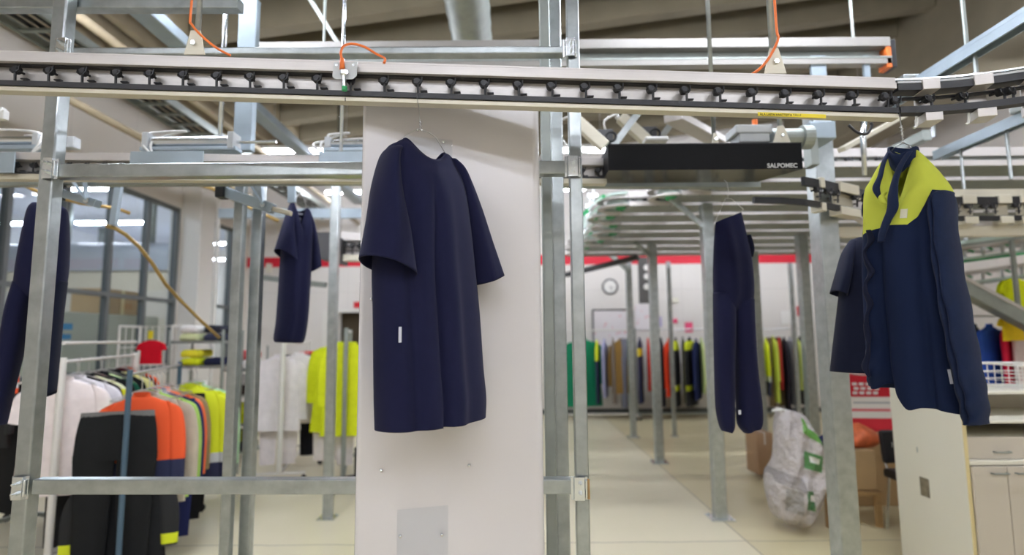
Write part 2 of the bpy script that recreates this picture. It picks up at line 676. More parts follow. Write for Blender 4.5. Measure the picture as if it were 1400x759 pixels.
for i, (x, w, h) in enumerate(((-3.5, 0.16, 0.42), (-3.86, 0.08, 0.26), (-4.14, 0.08, 0.26), (-4.42, 0.1, 0.3), (-4.72, 0.08, 0.26), (-5.0, 0.12, 0.34), (-5.3, 0.08, 0.26))):
    bb = MB(); bb.bar((x, YB, roof_z(-3.5) - h / 2), (x, YF, roof_z(-3.5) - h / 2), w, h)
    bb.build('rib', M['tan_beam'], ceil, world=False)
mb = MB(); mb.box2((5.8, YB, 5.0), (6.7, YF, 6.9)); structure(mb, 'beam_1', M['concrete'], bevel=0.02)
mb = MB(); mb.box2((-0.2, YB, 0.0), (XR, YB + 0.02, 0.1)); structure(mb, 'baseboard_front', M['dark_frame'])
mb = MB(); mb.box2((XL, YF - 0.02, 0.0), (d0.x - .02, YF, 0.1)); mb.box2((d1.x + .02, YF - 0.02, 0.0), (XR, YF, 0.1)); structure(mb, 'baseboard_back', M['dark_frame'])

# ================================================================== lamps
LAMPS = []


def rib_y(y):
    return -3.6 + .78 * round((y + 3.6) / .78)


def soffit(x):
    if 5.78 < x < 6.72:
        return 5.0
    if x < -3.4 or x > 5.8:
        return roof_z(max(x, -3.5))
    return roof_z(x) - .42


def batten(p0, p1, label, group, m='lamp', sus=True, w=0.06, zt=None):
    p0, p1 = Vector(p0), Vector(p1)
    c = (p0 + p1) / 2
    t = thing('batten_lamp', label, 'lamp', (c.x, c.y, c.z), 0, group)
    hs = MB(); hs.bar(p0 + Vector((0, 0, .045)), p1 + Vector((0, 0, .045)), w + 0.03, 0.05)
    hs.build('housing', M['white_paint'], t, bevel=0.006)
    df = MB(); df.rbar(p0, p1, w, 0.036, 0.015)
    df.build('diffuser', M[m], t)
    if sus:
        d = (p1 - p0)
        for k in (0.12, 0.88):
            q = p0 + d * k
            top = (zt if zt is not None else soffit(q.x) - .002)
            wr = MB(); wr.cyl(q + Vector((0, 0, .06)), (q.x, q.y, top), 0.004, 6)
            wr.build('suspension_wire', M['steel_thin'], t)
    return t


ZL = 3.95
def lampx(px0, px1, py, Y, label, group=None):
    a, b = P(px0, py, Y), P(px1, py, Y)
    z = (a.z + b.z) / 2
    batten((a.x, Y, z), (b.x, Y, z), label, group)


lampx(358, 488, 207, 7.32, 'long lit batten lamp glowing above the left rear conveyor, left of the white panel')
lampx(446, 530, 263, 9.66, 'lit batten lamp glowing under the left crossbar, beside the white panel')
lampx(742, 832, 206, 7.32, 'lit batten lamp glowing behind the galvanised posts right of the white panel')
lampx(742, 800, 259, 9.66, 'lit batten lamp just under the crossbar, right of the white panel')
for (x0, y, z) in ((-3.3, 3.42, ZL), (-0.5, 3.42, ZL + .3), (2.6, 3.42, ZL + .5), (3.4, 7.32, ZL + .6), (3.4, 9.66, ZL + .6), (6.9, 4.98, 4.6), (6.1, 6.54, 4.6),
                   (-2.7, 2.64, ZL), (0.7, 2.64, ZL), (3.1, 2.64, ZL + .4), (-3.2, -2.82, ZL), (-0.6, -2.82, ZL), (2.2, -2.82, ZL), (-3.3, -1.26, ZL), (-0.95, -1.26, ZL), (1.5, -1.26, ZL), (4.0, -1.26, ZL + .4)):  # first two rows on this line are added fill lamps, not known fixtures
    batten(m='lamp_front' if y < 0 else 'lamp', p0=(x0, y, z), p1=(x0 + (1.5 if x0 < 6.5 else 1.0), y, z), label='lit batten lamp under the concrete ribs, mostly out of view, some rows added as fill', group='batten lamps overhead')
for i, (x, y) in enumerate(((-7.4, 6.5), (-7.4, 10.0), (-9.4, 13.0), (-11.4, 13.0), (-8.6, 16.0), (-11.8, 16.2), (-10.4, 19.2), (-12.6, 19.4), (-12.4, 8.0))):
    batten((x - .8, y, 4.3), (x + .8, y, 4.3), 'cool white lamp glowing in the next hall behind the glazed wall', 'lamps of the next hall', 'lamp_cool', w=0.12, zt=5.1)

# round duct along the roof
mb = MB()
da, db = P(645, 4, 3.6), P(650, 62, 9.5)
r = 0.155
path = [Vector((-0.3, 2.5, 3.9)) + (Vector((-0.3, 11.5, 3.9)) - Vector((-0.3, 2.5, 3.9))) * (k / 90) for k in range(91)]
mb.tube(path, [r + (0.006 if k % 2 else 0) for k in range(91)], 24)
tag(mb.build('ventilation_duct', M['galv_dull'], smooth=True), 'round grey spiral duct running under the ribs above the white panel', 'duct')
# long grey pipe and cable tray under the left roof
for (px, py, Y, rr, lb) in ((158, 170, 5.0, 0.035, 'beige pipe along the left roof edge, lower of the two pipes'), (118, 30, 4.0, 0.035, 'beige pipe under the left roof beams, upper of the two pipes')):
    c = P(px, py, Y)
    mb = MB(); mb.cyl((c.x, 1.0, c.z), (c.x, 11.5, c.z), rr, 14)
    tag(mb.build('roof_pipe', M['tan_beam'], smooth=True), lb, 'pipe')
c = P(60, 40, 4.2)
t = thing('cable_ladder', 'slotted cable tray under the roof at upper left, beside the left post', 'cable tray', (c.x, 5, c.z))
for s in (-.18, .18):
    mb = MB(); mb.bar((c.x + s, 1.0, c.z), (c.x + s, 11.3, c.z), 0.02, 0.08); mb.build('side_rail', M['galv_dull'], t)
for k in range(36):
    mb = MB(); mb.bar((c.x - .17, 1.1 + k * .28, c.z - .02), (c.x + .17, 1.1 + k * .28, c.z - .02), 0.04, 0.02)
    mb.build('rung', M['galv_dull'], t)
mb = MB()
for s in (-.08, 0, .09):
    mb.tube([(c.x + s + .01 * math.sin(k), 1 + k * .5, c.z + .01) for k in range(21)], 0.018, 6)
mb.build('cable_bundle', M['black'], t)
c = P(195, 14, 3.4)
mb = MB(); mb.bar((c.x, 1.6, c.z), (c.x, 8.5, c.z), 0.14, 0.08); 
tag(mb.build('strut_channel', M['galv_blue'], bevel=0.006), 'bluish zinc channel running back under the left roof beams, hung on a rod', 'channel')
# ================================================================== galvanised frame
def post(px, py, Y, w, label, ztop=2.62, name='square_post', m='galv', foot=False, d=None, px_is='left'):
    q = P(px, py, Y)
    d = d or w
    x = q.x + (w / 2 if px_is == 'left' else 0)
    t = thing(name, label, 'post', (x, Y + d / 2, 0))
    mb = MB(); mb.rbar((x, Y + d / 2, 0.006 if foot else 0.0), (x, Y + d / 2, ztop), w, d, 0.006, up=Vector((0, 1, 0)))
    mb.build('tube', M[m], t)
    mb = MB()
    if foot:
        mb.box((x, Y + d / 2, 0.006), (w * 2.0, d * 2.0, 0.012))
        for sx in (-1, 1):
            for sy in (-1, 1):
                mb.cyl((x + sx * w * .75, Y + d / 2 + sy * d * .75, 0.012), (x + sx * w * .75, Y + d / 2 + sy * d * .75, 0.026), 0.009, 6)
        mb.build('base_plate', M['zinc'], t)
    return t, x


YFR = 2.09
tL, xL = post(34.6, 450, YFR, 0.056, 'galvanised square post at far left, crossing the navy trousers', roof_z(-3.5) - 0.01)
tM, xM = post(783.2, 450, YFR, 0.048, 'galvanised square post right of the white panel, with two crossbars clamped on', 5.0)
post(743.5, 450, 2.33, 0.043, 'narrow galvanised post in the white panel\'s right edge, bluish and darker', 5.1, m='galv_dull')
post(757.5, 450, 2.55, 0.056, 'pale galvanised post between the white panel and the clamped post', 5.1)
post(312, 450, 3.05, 0.052, 'galvanised post left of the small navy tunic, first of two close together', 2.45)
post(337.5, 450, 3.15, 0.058, 'galvanised post left of the small navy tunic, second of two close together', 2.45)
post(447, 450, 5.05, 0.075, 'greenish steel post standing left of the white panel on a round foot', 2.95, foot=True)
post(1131, 450, 3.1, 0.106, 'thick galvanised column between the navy trousers and the yellow-shouldered jacket', 2.98, d=0.12)
post(967.5, 450, 4.95, 0.1, 'galvanised column standing just left of the hanging navy trousers', 2.735, foot=True)
post(891, 450, 7.1, 0.1, 'galvanised column in the aisle, second back from the navy trousers', 2.735, foot=True)
post(858.5, 450, 8.85, 0.09, 'galvanised column in the aisle, farthest of the row, below the clock', 2.735, foot=True)
post(915, 450, 8.9, 0.06, 'thin galvanised post in front of the far garment rail', 2.735, foot=True)
post(1033, 450, 7.9, 0.1, 'galvanised column just right of the hanging navy trousers', 2.735, foot=True)
post(1100, 450, 6.6, 0.11, 'galvanised column behind the white rubbish sack', 2.735, foot=True)
post(1084, 450, 9.2, 0.06, 'thin galvanised post right of the red call point', 2.735, foot=True)
post(297, 260, 9.0, 0.05, 'thin white pipe standing before the second window', 4.2, m='white_paint')


def crossbar(a, b, Y, h, label, m='galv', d=0.05):
    p0, p1 = P(a[0], a[1], Y), P(b[0], b[1], Y)
    z = (p0.z + p1.z) / 2
    p0, p1 = Vector((p0.x, Y + d / 2, p0.z)), Vector((p1.x, Y + d / 2, p1.z))
    mb = MB(); mb.rbar(p0, p1, d, h, 0.005)
    return tag(mb.build('crossbar', M[m]), label, 'crossbar')


xa = 60
crossbar((74, 233), (779, 228), YFR, 0.053, 'galvanised crossbar at head height from the left post to the panel and beyond')
crossbar((44, 666.5), (787, 666), YFR, 0.053, 'galvanised crossbar at waist height passing behind the white panel')
crossbar((100, 69.5), (771, 67.5), YFR, 0.03, 'thin galvanised crossbar above the front conveyor')
crossbar((-20, 3), (325, 3), YFR + .06, 0.045, 'galvanised bar at the top left corner above the left post')
crossbar((744, 251), (1040, 252), 2.93, 0.035, 'pale galvanised beam under the black conveyor cover', 'galv_dull')
crossbar((-30, 250), (505, 247), 2.85, 0.03, 'galvanised bar running under the left rear conveyor', 'galv_dull')


def clamp(px, py, label, Y=YFR, s=1.0):
    c = P(px, py, Y - 0.006)
    t = thing('pipe_clamp', label, 'clamp', c, 0, 'bolted clamps on the galvanised frame')
    mb = MB()
    hh, ww = 0.04 * s, 0.03 * s
    # bent strap: two ears and a raised saddle
    pts = [(-ww, 0.0), (-ww * .72, -0.001), (-ww * .6, -0.014), (ww * .6, -0.014), (ww * .72, -0.001), (ww, 0.0)]
    vs = []
    for a, b in pts:
        vs += [c + Vector((a, b, -hh)), c + Vector((a, b, hh)), c + Vector((a, b + .004, hh)), c + Vector((a, b + .004, -hh))]
    fs = []
    for i in range(len(pts) - 1):
        for j in range(4):
            fs.append((i * 4 + j, i * 4 + (j + 1) % 4, i * 4 + 4 + (j + 1) % 4, i * 4 + 4 + j))
    fs += [(0, 1, 2, 3), (20, 23, 22, 21)]
    mb.add(vs, fs)
    mb.build('strap', M['zinc'], t, bevel=0.002)
    for dz in (-.4, .45):
        b = MB(); q = c + Vector((0.004, -0.014, dz * hh))
        b.cyl(q, q + Vector((0, -0.012, 0)), 0.008 * s, 6)
        b.cyl(q + Vector((0, -0.012, 0)), q + Vector((0.0, -0.026, 0)), 0.004 * s, 8)
        b.build('bolt', M['zinc'], t)
    w = MB(); q = c + Vector((ww * .8, -0.004, 0)); w.box(q, (0.008, 0.02, hh * 1.5)); w.build('side_plate', M['zinc'], t, bevel=0.002)
    return t


clamp(68, 231, 'bright clamp where the upper crossbar meets the left post')
clamp(27, 667, 'bright clamp where the waist-high crossbar meets the left post')
clamp(792, 667.5, 'bright clamp on the post right of the panel, at waist height')
clamp(783, 228, 'bright clamp on the post right of the panel, at head height')
clamp(86, 67, 'bright clamp on top of the left post above the front conveyor')
clamp(779, 66, 'bright clamp on the right post above the front conveyor', s=0.9)

# beige angle piece on the lower crossbar stub
mb = MB(); a, b = P(803, 655, YFR - .004), P(806.5, 682, YFR - .004); mb.box2((a.x, YFR - .012, b.z), (b.x, YFR - .002, a.z))
tag(mb.build('end_cap', M['wood']), 'small tan end plate beside the waist-high clamp right of the panel', 'plate')

# ================================================================== white panel
PA, PB = P(491, 450, 1.84), P(744, 450, 2.02)
Zp0, Zp1 = 0.0, 2.43
du = (PB - PA); du.z = 0; WP = du.length; du.normalize()
ang = math.atan2(du.y, du.x)
org = Vector((PA.x, PA.y, 0))
tP = thing('column_cladding', 'tall white laminate panel behind the large navy tunic', 'panel', org, ang)
mb = MB()
# plan outline with rounded front corners
R_ = 0.035
plan = [(0.0, 0.05), (0.0, 0.012)]
for k in range(5):
    a = PI + k * PI / 8
    plan.append((0.012 + 0.012 * math.cos(a), 0.012 + 0.012 * math.sin(a)))
for k in range(9):
    a = -PI / 2 + k * PI / 16
    plan.append((WP - R_ + R_ * math.cos(a), R_ + R_ * math.sin(a)))
plan += [(WP, 0.05)]
mb.prism(plan, (0, 0, Zp0), (1, 0, 0), (0, 1, 0), Zp1 - Zp0)
pl = mb.build('panel_sheet', M['panel'], tP, world=False)
for p in pl.data.polygons:
    p.use_smooth = False


def on_panel(px, py, off=0.0):
    """(u, z) on the panel's front for a pixel"""
    n = Vector((-du.y, du.x, 0))
    d = ray(px, py)
    t = (org - EYE).dot(n) / d.dot(n)
    q = EYE + d * t
    return (q - org).dot(du), q.z


for a, b in (((553, 186), (618, 214)), ((543, 697), (612, 770))):
    u0, z0 = on_panel(*a); u1, z1 = on_panel(*b)
    g = MB(); g.box2((u0, -0.006, z1), (u1, -0.001, z0))
    g.build('clear_plate', M['perspex'], tP, world=False, bevel=0.001)
for px, py in ((521, 643), (641, 636), (547, 733), (604, 731), (640, 270), (508, 409), (606, 195), (571, 178)):
    u, z = on_panel(px, py)
    s = MB(); s.tube([(u, 0.0, z), (u, -0.003, z), (u, -0.0065, z), (u, -0.0075, z)], [0.0052, 0.0052, 0.0042, 0.0015], 12)
    s.build('screw', M['zinc'], tP, world=False, smooth=False)

# ================================================================== conveyors
def lerp(a, b, t):
    return a + (b - a) * t


def hook_mesh(mirror=1):
    """black chain carrier: roller with a grooved rim, hanger arm, stem and toe"""
    b = MB()
    k = mirror
    b.tube([(-0.004 * k, 0.006, 0), (-0.004 * k, -0.006, 0)], 0.0135, 14)
    b.tube([(-0.004 * k, 0.026, 0), (-0.004 * k, 0.006, 0)], 0.004, 8)
    b.tube([(-0.004 * k, -0.006, 0), (-0.004 * k, -0.012, 0)], 0.009, 12)
    pts = [(-0.017 * k + 0, -0.009, 0.004), (-0.016 * k, -0.012, -0.006), (-0.006 * k, -0.014, -0.014), (0.006 * k, -0.014, -0.012), (0.012 * k, -0.012, -0.004), (0.013 * k, -0.01, 0.012)]
    b.tube(pts, 0.0032, 6)
    b.tube([(0.001 * k, -0.012, -0.012), (0.001 * k, -0.01, -0.045)], 0.004, 8)
    b.box((0.017 * k, 0.008, -0.027), (0.022, 0.012, 0.0035))
    return b


_hk = hook_mesh().build('carrier', M['black'], None, origin=(0, 0, 0), smooth=False)
HOOK = _hk.data
bpy.data.objects.remove(_hk)


def add_hooks(parent, pts, rot=None, scale=1.0):
    inv = MATW[root_of(parent).name].inverted()
    for i, p in enumerate(pts):
        o = bpy.data.objects.new('carrier', HOOK)
        link(o)
        o.parent = parent
        o.location = inv @ Vector(p)
        a = rot[i] if isinstance(rot, list) else (rot or 0)
        o.rotation_euler = (0, 0, a)
        if scale != 1.0:
            o.scale = (scale,) * 3


# --- front conveyor: straight aluminium run
YC = 1.74
q0, q1 = P(-70, 66.5, YC), P(1224, 106, YC)
tC = thing('overhead_conveyor', 'near garment conveyor of beige aluminium with black hooks, crossing the whole top', 'conveyor', (0.3, YC, q1.z - .2))
dz = (q1.z - q0.z) / (q1.x - q0.x)
def Zc(x): return q0.z + dz * (x - q0.x)
path = [q0, q1]
def sw(rects, name, m, path=path, parent=tC, **k):
    b = MB()
    for r in rects:
        b.sweep(path, r)
    return b.build(name, M[m], parent, **k)
u = 0.00226
sw([(0, .07, -8.5 * u, -3 * u), (-.004, .055, -16.8 * u, -9 * u), (.004, .05, -9 * u, -8.5 * u), (0, .07, -3 * u, 0)], 'top_rail', 'alu', bevel=0.001)
sw([(.012, .055, -18.6 * u, -16.8 * u)], 'gap_shade_strip', 'black')  # black strip stands in for the shade in the gap
sw([(.034, .042, -44 * u, -18 * u)], 'back_plate', 'alu_plate')
sw([(.012, .042, -46 * u, -44 * u)], 'inner_ledge', 'alu')
sw([(-.006, .03, -53 * u, -45.5 * u)], 'guide_strip', 'black_rubber')
sw([(0, .032, -54.5 * u, -53 * u), (-.003, .034, -60.5 * u, -54.5 * u)], 'bottom_rail', 'alu_beige', bevel=0.004)
hx = [22.5 + 45.75 * k for k in range(-2, 27)]
pts = []
for px in hx:
    py = 92 + (px - 20) * 0.0308
    p = P(px, py, YC)
    pts.append((p.x, YC + 0.008, Zc(p.x) - 27.5 * u))
add_hooks(tC, pts, 0.0)
# small dark joint and pencil tick
mb = MB(); p = P(472, 136, YC - .004); mb.box(p, (0.002, 0.002, 0.012)); mb.build('pencil_tick', M['ink'], tC)
# printed sticker
s0, s1 = P(1036, 155.8, YC - .0042), P(1129, 159.2, YC - .0042)
mb = MB(); mb.bar(s0, s1, 0.001, 0.0125); st = mb.build('warning_sticker', M['yellow_sticker'], tC)


def text_mesh(txt, size, sx=1.0, bold=0.0, ext=0.0004):
    cu = bpy.data.curves.new('txt', 'FONT')
    cu.body = txt
    cu.size = size
    cu.align_x = 'CENTER'
    cu.align_y = 'CENTER'
    cu.extrude = ext
    cu.offset = bold
    o = bpy.data.objects.new('txt', cu)
    COL.objects.link(o)
    bpy.context.view_layer.update()
    me = bpy.data.meshes.new_from_object(o.evaluated_get(bpy.context.evaluated_depsgraph_get()))
    bpy.data.objects.remove(o)
    bpy.data.curves.remove(cu)
    for v in me.vertices:
        v.co.x *= sx
    return me


def lettering(txt, p, size, m, parent, ux=Vector((1, 0, 0)), uz=Vector((0, 0, 1)), sx=1.0, bold=0.0, name='lettering', width=None):
    me = text_mesh(txt, size, sx, bold)
    if width:
        w = max(v.co.x for v in me.vertices) - min(v.co.x for v in me.vertices)
        for v in me.vertices:
            v.co.x *= width / w
    me.materials.clear(); me.materials.append(M[m])
    o = link(bpy.data.objects.new(name, me))
    ux, uz = ux.normalized(), uz.normalized()
    n = ux.cross(uz)
    R3 = Matrix((ux, uz, n)).transposed().to_4x4()
    W = Matrix.Translation(p) @ R3
    o.parent = parent
    o.matrix_basis = MATW[root_of(parent).name].inverted() @ W
    return o


sd = (s1 - s0).normalized()
lettering('ÄLÄ LAITA VAATTEITA TÄLLE KULJETTIMELLE', (s0 + s1) / 2 + Vector((0, -0.0008, 0)), 0.010, 'ink', st, sd, Vector((0, 0, 1)), width=(s1 - s0).length * .95)

# --- curved continuation on the right
cpx = [(1214, 1.74), (1228, 1.74), (1250, 1.738), (1275, 1.732), (1300, 1.724), (1325, 1.713), (1350, 1.70), (1375, 1.685), (1400, 1.667), (1430, 1.645), (1470, 1.61)]
zc = q1.z
tK = thing('conveyor_curve', 'black curved end of the near conveyor with aluminium brackets, right of its straight rail', 'conveyor', (1.35, 1.7, zc - .2))
def yfor(px, Y): return Vector((P(px, 120, Y).x, Y, zc))
cpath = [yfor(px, Y) for px, Y in cpx]
sw([(0.0, .05, -19 * u, -9 * u)], 'top_guide', 'black', cpath[1:], tK)
sw([(0.0, .05, -8.5 * u, -5.5 * u)], 'top_channel', 'grey_plastic', cpath[1:], tK)
sw([(0.01, .06, -5.5 * u, -3 * u)], 'cover_strip', 'zinc', [P(1158, 103.6, 1.735)] + [p + Vector((0, 0, 3.5 * u)) for p in cpath[1:]], tK)
sw([(-.004, .03, -53 * u, -43.5 * u)], 'bottom_guide', 'black_rubber', cpath[1:], tK)
def bracket(pa, pb, clear=False):
    ia = yfor(*pa); ib = yfor(*pb)
    g = MB()
    g.sweep([ia, ib], (-.006, .06, -20 * u, -4 * u))
    g.sweep([ia, ib], (-.006, .06, -66 * u, -53.5 * u))
    g.sweep([ia, ib], (.045, .055, -54 * u, -20 * u))
    g.build('bracket', M['alu'], tK, bevel=0.002)
bracket((1261, 1.735), (1285, 1.728)); bracket((1332, 1.709), (1359, 1.695)); bracket((1404, 1.664), (1424, 1.65))
for px, Y in ((1256, 1.735), (1328, 1.71)):
    c = yfor(px, Y) + Vector((0, 0.02, -64 * u)); g = MB(); g.tube([c + Vector((0, 0, .02)), c, c + Vector((-.004, 0, -.014)), c + Vector((-.012, 0, -.018))], 0.004, 6); g.build('cable_clip', M['white_plastic'], tK)
hp = [(1226, 1.742), (1272, 1.733), (1318, 1.716), (1372, 1.687), (1384, 1.68)]
add_hooks(tK, [yfor(px, Y) + Vector((0, .015, -31 * u)) for px, Y in hp], [0.0, 0.15, .3, .4, .45])
g = MB(); g.tube([p + Vector((0, .03, -27 * u)) for p in cpath[1:]], 0.006, 6); g.build('drive_chain', M['black'], tK)

# brackets, rods and cables that carry the front conveyor
def hanger_bracket(px, py_top, py_bot, w_top, w_bot, Y, label, rod_px, rod_w, ztop):
    a = P(px, py_bot, Y); b = P(px, py_top, Y)
    k = Y / FPX
    t = thing('suspension_bracket', label, 'bracket', (a.x, Y, a.z))
    g = MB(); g.prism([(-w_bot * k / 2, 0), (w_bot * k / 2, 0), (w_top * k / 2, b.z - a.z), (-w_top * k / 2, b.z - a.z)], (a.x, Y + .003, a.z), (1, 0, 0), (0, 0, 1), 0.006)
    g.build('plate', M['alu_beige'], t, bevel=0.001)
    g = MB(); c = lerp(a, b, .45); g.cyl((c.x, Y - .003, c.z), (c.x, Y - .012, c.z), 0.008, 6); g.build('bolt', M['zinc'], t)
    g = MB(); g.cyl((b.x, Y + .02, b.z - .03), (b.x, Y + .02, ztop), rod_w * k / 2, 12); g.build('rod', M['galv'], t, smooth=True)
    return t, a, b


_, a, b = hanger_bracket(266, 42, 75, 14, 30, 1.77, 'beige trapezoid bracket with rod and orange cable, carrying the conveyor at left', 272, 8, 4.6)
g = MB()
g.tube(spline([(b.x + .006, 1.765, 3.2), (b.x + .0, 1.762, 2.9), (b.x - .004, 1.75, b.z + .05), (b.x + .002, 1.75, b.z + .01), P(279, 52, 1.75), P(297, 66, 1.75), P(315, 76, 1.755)]), 0.004, 8)
tag(g.build('signal_cable', M['orange'], smooth=True), 'orange cable coming down the left conveyor rod and turning right', 'cable')
_, a, b = hanger_bracket(1060, 66, 101, 12, 32, 1.77, 'beige trapezoid bracket with rod and orange cable, carrying the conveyor at right', 1054, 9, 5.6)
g = MB()
g.tube(spline([(b.x - .002, 1.762, 3.1), (b.x - .004, 1.75, 2.75), (b.x - .002, 1.75, b.z + .06), (b.x + .001, 1.75, b.z + .02), P(1052, 78, 1.75), P(1040, 93, 1.75), P(1026, 103, 1.755)]), 0.0045, 8)
tag(g.build('signal_cable', M['orange'], smooth=True), 'orange cable on the right conveyor rod, curling to the left', 'cable')

# proximity sensor on its plate
c = P(471, 97, 1.722)
t = thing('proximity_sensor', 'grey plate with a green-tipped sensor on the near conveyor, wired in orange', 'sensor', c)
g = MB()
k = 1.722 / FPX
g.prism([(-17 * k, -9 * k), (-12 * k, -13 * k), (13 * k, -13 * k), (18 * k, -8 * k), (19 * k, 13 * k), (-15 * k, 13 * k)], c, (1, 0, 0), (0, 0, 1), 0.004)
g.build('mounting_plate', M['grey_plastic'], t, bevel=0.001)
for sx in (-11, 13):
    g = MB(); q = c + Vector((sx * k, 0, 8 * k)); g.cyl(q, q + Vector((0, -.005, 0)), 0.005, 6); g.build('screw', M['zinc'], t)
g = MB(); q = P(470, 102, 1.712); g.tube([q, q + Vector((0, 0, -.006)), P(471, 119, 1.712)], [0.011, 0.0075, 0.0075], 12); g.tube([q + Vector((0, 0, .012)), q], 0.013, 6)
g.build('sensor_barrel', M['zinc'], t, smooth=False)
g = MB(); g.cyl(P(471, 118.5, 1.712), P(471, 124, 1.712), 0.0085, 12); g.build('sensor_tip', M['green'], t)
g = MB(); g.tube([P(468, 95, 1.712), P(467.5, 80, 1.712)], [0.009, 0.007], 10)
g.tube(spline([P(467.5, 82, 1.712), P(466, 72, 1.72), P(470, 63, 1.74), P(482, 60, 1.76), P(498, 64, 1.77), P(515, 74, 1.765), P(526, 80, 1.745), P(525, 86, 1.735)]), 0.0042, 8)
g.build('sensor_cable', M['orange'], t, smooth=True)

# --- rear conveyor, left run and middle run
r0, r1 = P(-40, 207, 2.58), P(829, 217.5, 2.76)
tR = thing('overhead_conveyor', 'rear conveyor at left, grey aluminium with black hooks behind the upper crossbar', 'conveyor', (-0.9, 2.66, r1.z - .15))
rp = [r0, Vector((r1.x, r1.y, r0.z))]
zr = r0.z
for x in (r0,):
    pass
v = 0.0034
sw([(0, .07, -11 * v, 0)], 'top_rail', 'alu', rp, tR, bevel=0.002)
sw([(.045, .05, -27 * v, -11 * v)], 'back_plate', 'alu_plate', rp, tR)
sw([(0, .05, -39 * v, -31 * v)], 'bottom_rail', 'alu_beige', rp, tR, bevel=0.002)
sw([(-.002, .03, -31 * v, -28 * v)], 'guide_strip', 'black_rubber', rp, tR)
pts = []
n = 38
for k in range(n):
    p = lerp(rp[0], rp[1], (k + .5) / n)
    pts.append(p + Vector((0, 0.02, -17 * v)))
add_hooks(tR, pts)
# zinc cover plates on the rear conveyor
for a, b, lb in (((-10, 209), (21, 237), 'left'), ((180, 208), (279, 226), 'mid'), ((437, 208), (500, 226), 'right')):
    p0, p1 = P(a[0], a[1], 2.57), P(b[0], b[1], 2.57)
    g = MB(); g.box2((p0.x, 2.56, p1.z), (p1.x, 2.566, p0.z)); g.build('cover_plate', M['galv_blue'], tR, bevel=0.002)

# --- black covered drive station
YS = 2.62
A, B = P(831, 196, YS), P(1095.5, 196, YS)
zb = P(960, 232, YS).z
zt = (A.z + B.z) / 2
tS = thing('drive_housing', 'long black box cover lettered in white, on the rear conveyor right of the posts', 'machine cover', (A.x + .45, YS + .12, zb))
g = MB()
bl = P(822, 248, YS + .225); br = P(1036, 248, YS + .225)
vs = [(A.x, YS, zb), (B.x, YS, zb), (B.x, YS, zt), (A.x, YS, zt), (bl.x, YS + .225, zb), (br.x, YS + .225, zb), (br.x + .07, YS + .225, zt), (A.x, YS + .225, zt)]
g.add(vs, [(0, 1, 2, 3), (5, 4, 7, 6), (1, 5, 6, 2), (4, 0, 3, 7), (3, 2, 6, 7)], 0)
g.add(vs, [(4, 5, 1, 0)], 1)
g.build('cover', [M['black_satin'], M['black_gloss']], tS)
g = MB(); g.box2((A.x - .002, YS - .003, zt - .004), (B.x + .002, YS + .01, zt)); g.build('top_lip', M['black'], tS)
l0, l1 = P(1049, 226.5, YS - .001), P(1090, 227, YS - .001)
lettering('SALPOMEC', (l0 + l1) / 2 + Vector((0, -.001, 0)), 0.03, 'white_ink', tS, sx=1.5, bold=0.0006, width=(l1 - l0).length)
# gear motor above it
t = thing('gear_motor', 'grey gear motor with terminal box sitting above the black cover', 'motor', P(1060, 196, 2.75))
g = MB(); a, b = P(1011, 194, 2.72), P(1052, 172, 2.72); g.box2((a.x, 2.72, a.z), (b.x, 2.84, b.z)); g.build('terminal_box', M['grey_plastic'], t, bevel=0.006)
g = MB(); a, b = P(1006, 182, 2.715), P(1056, 170, 2.715); g.box2((a.x, 2.71, a.z), (b.x, 2.85, b.z)); g.build('terminal_lid', M['grey_plastic'], t, bevel=0.006)
g = MB(); a = P(1052, 188, 2.78); b = P(1108, 188, 2.78); g.tube([a, lerp(a, b, .75), lerp(a, b, .76), b], [.045, .045, .06, .06], 20); g.build('motor_body', M['galv_dull'], t, smooth=False)
g = MB(); c = P(1032, 168, 2.78); g.cyl(c + Vector((0, 0, -.03)), c + Vector((0, 0, .015)), 0.014, 10); g.build('cable_gland', M['orange'], t)
_, a, b = hanger_bracket(1069, 172, 197, 8, 26, 2.68, 'small grey trapezoid bracket and rod above the black cover', 1061, 6, 5.4)
_, a, b = hanger_bracket(978, 182, 197, 4, 10, 2.7, 'thin pinkish rod ending on the black cover', 974, 6, 5.2)

# column head box with cable
t = thing('column_bracket', 'bluish steel box bracket on top of the thick column beside the black cover', 'bracket', P(1125, 200, 2.93))
g = MB(); a, b = P(1107, 190, 2.92), P(1141, 166, 2.92); g.box2((a.x, 2.91, 3.0 if False else a.z), (b.x, 3.095, b.z)); g.build('head_box', M['galv_blue'], t, bevel=0.006)
g = MB(); a, b = P(1109, 226, 2.93), P(1117, 190, 2.93); g.box2((a.x, 2.92, a.z), (b.x, 3.0, b.z)); g.build('side_lug', M['galv_dull'], t, bevel=0.003)
g = MB(); g.tube(spline([P(1160, 171, 2.4), P(1172, 181, 2.4), P(1185, 183, 2.4), P(1192, 172, 2.4), P(1190, 168, 2.4)]), 0.006, 8)
tag(g.build('drooping_cable', M['black'], smooth=True), 'black cable drooping under the near conveyor, left of the jacket hanger', 'cable')
g = MB(); g.tube([P(1181, 165, 3.0), P(1180, 190, 3.0), P(1182, 240, 3.0)], [.016, .016, .012], 10)
tag(g.build('suspension_rod', M['zinc'], smooth=True), 'bright round rod hanging left of the yellow-shouldered jacket', 'rod')

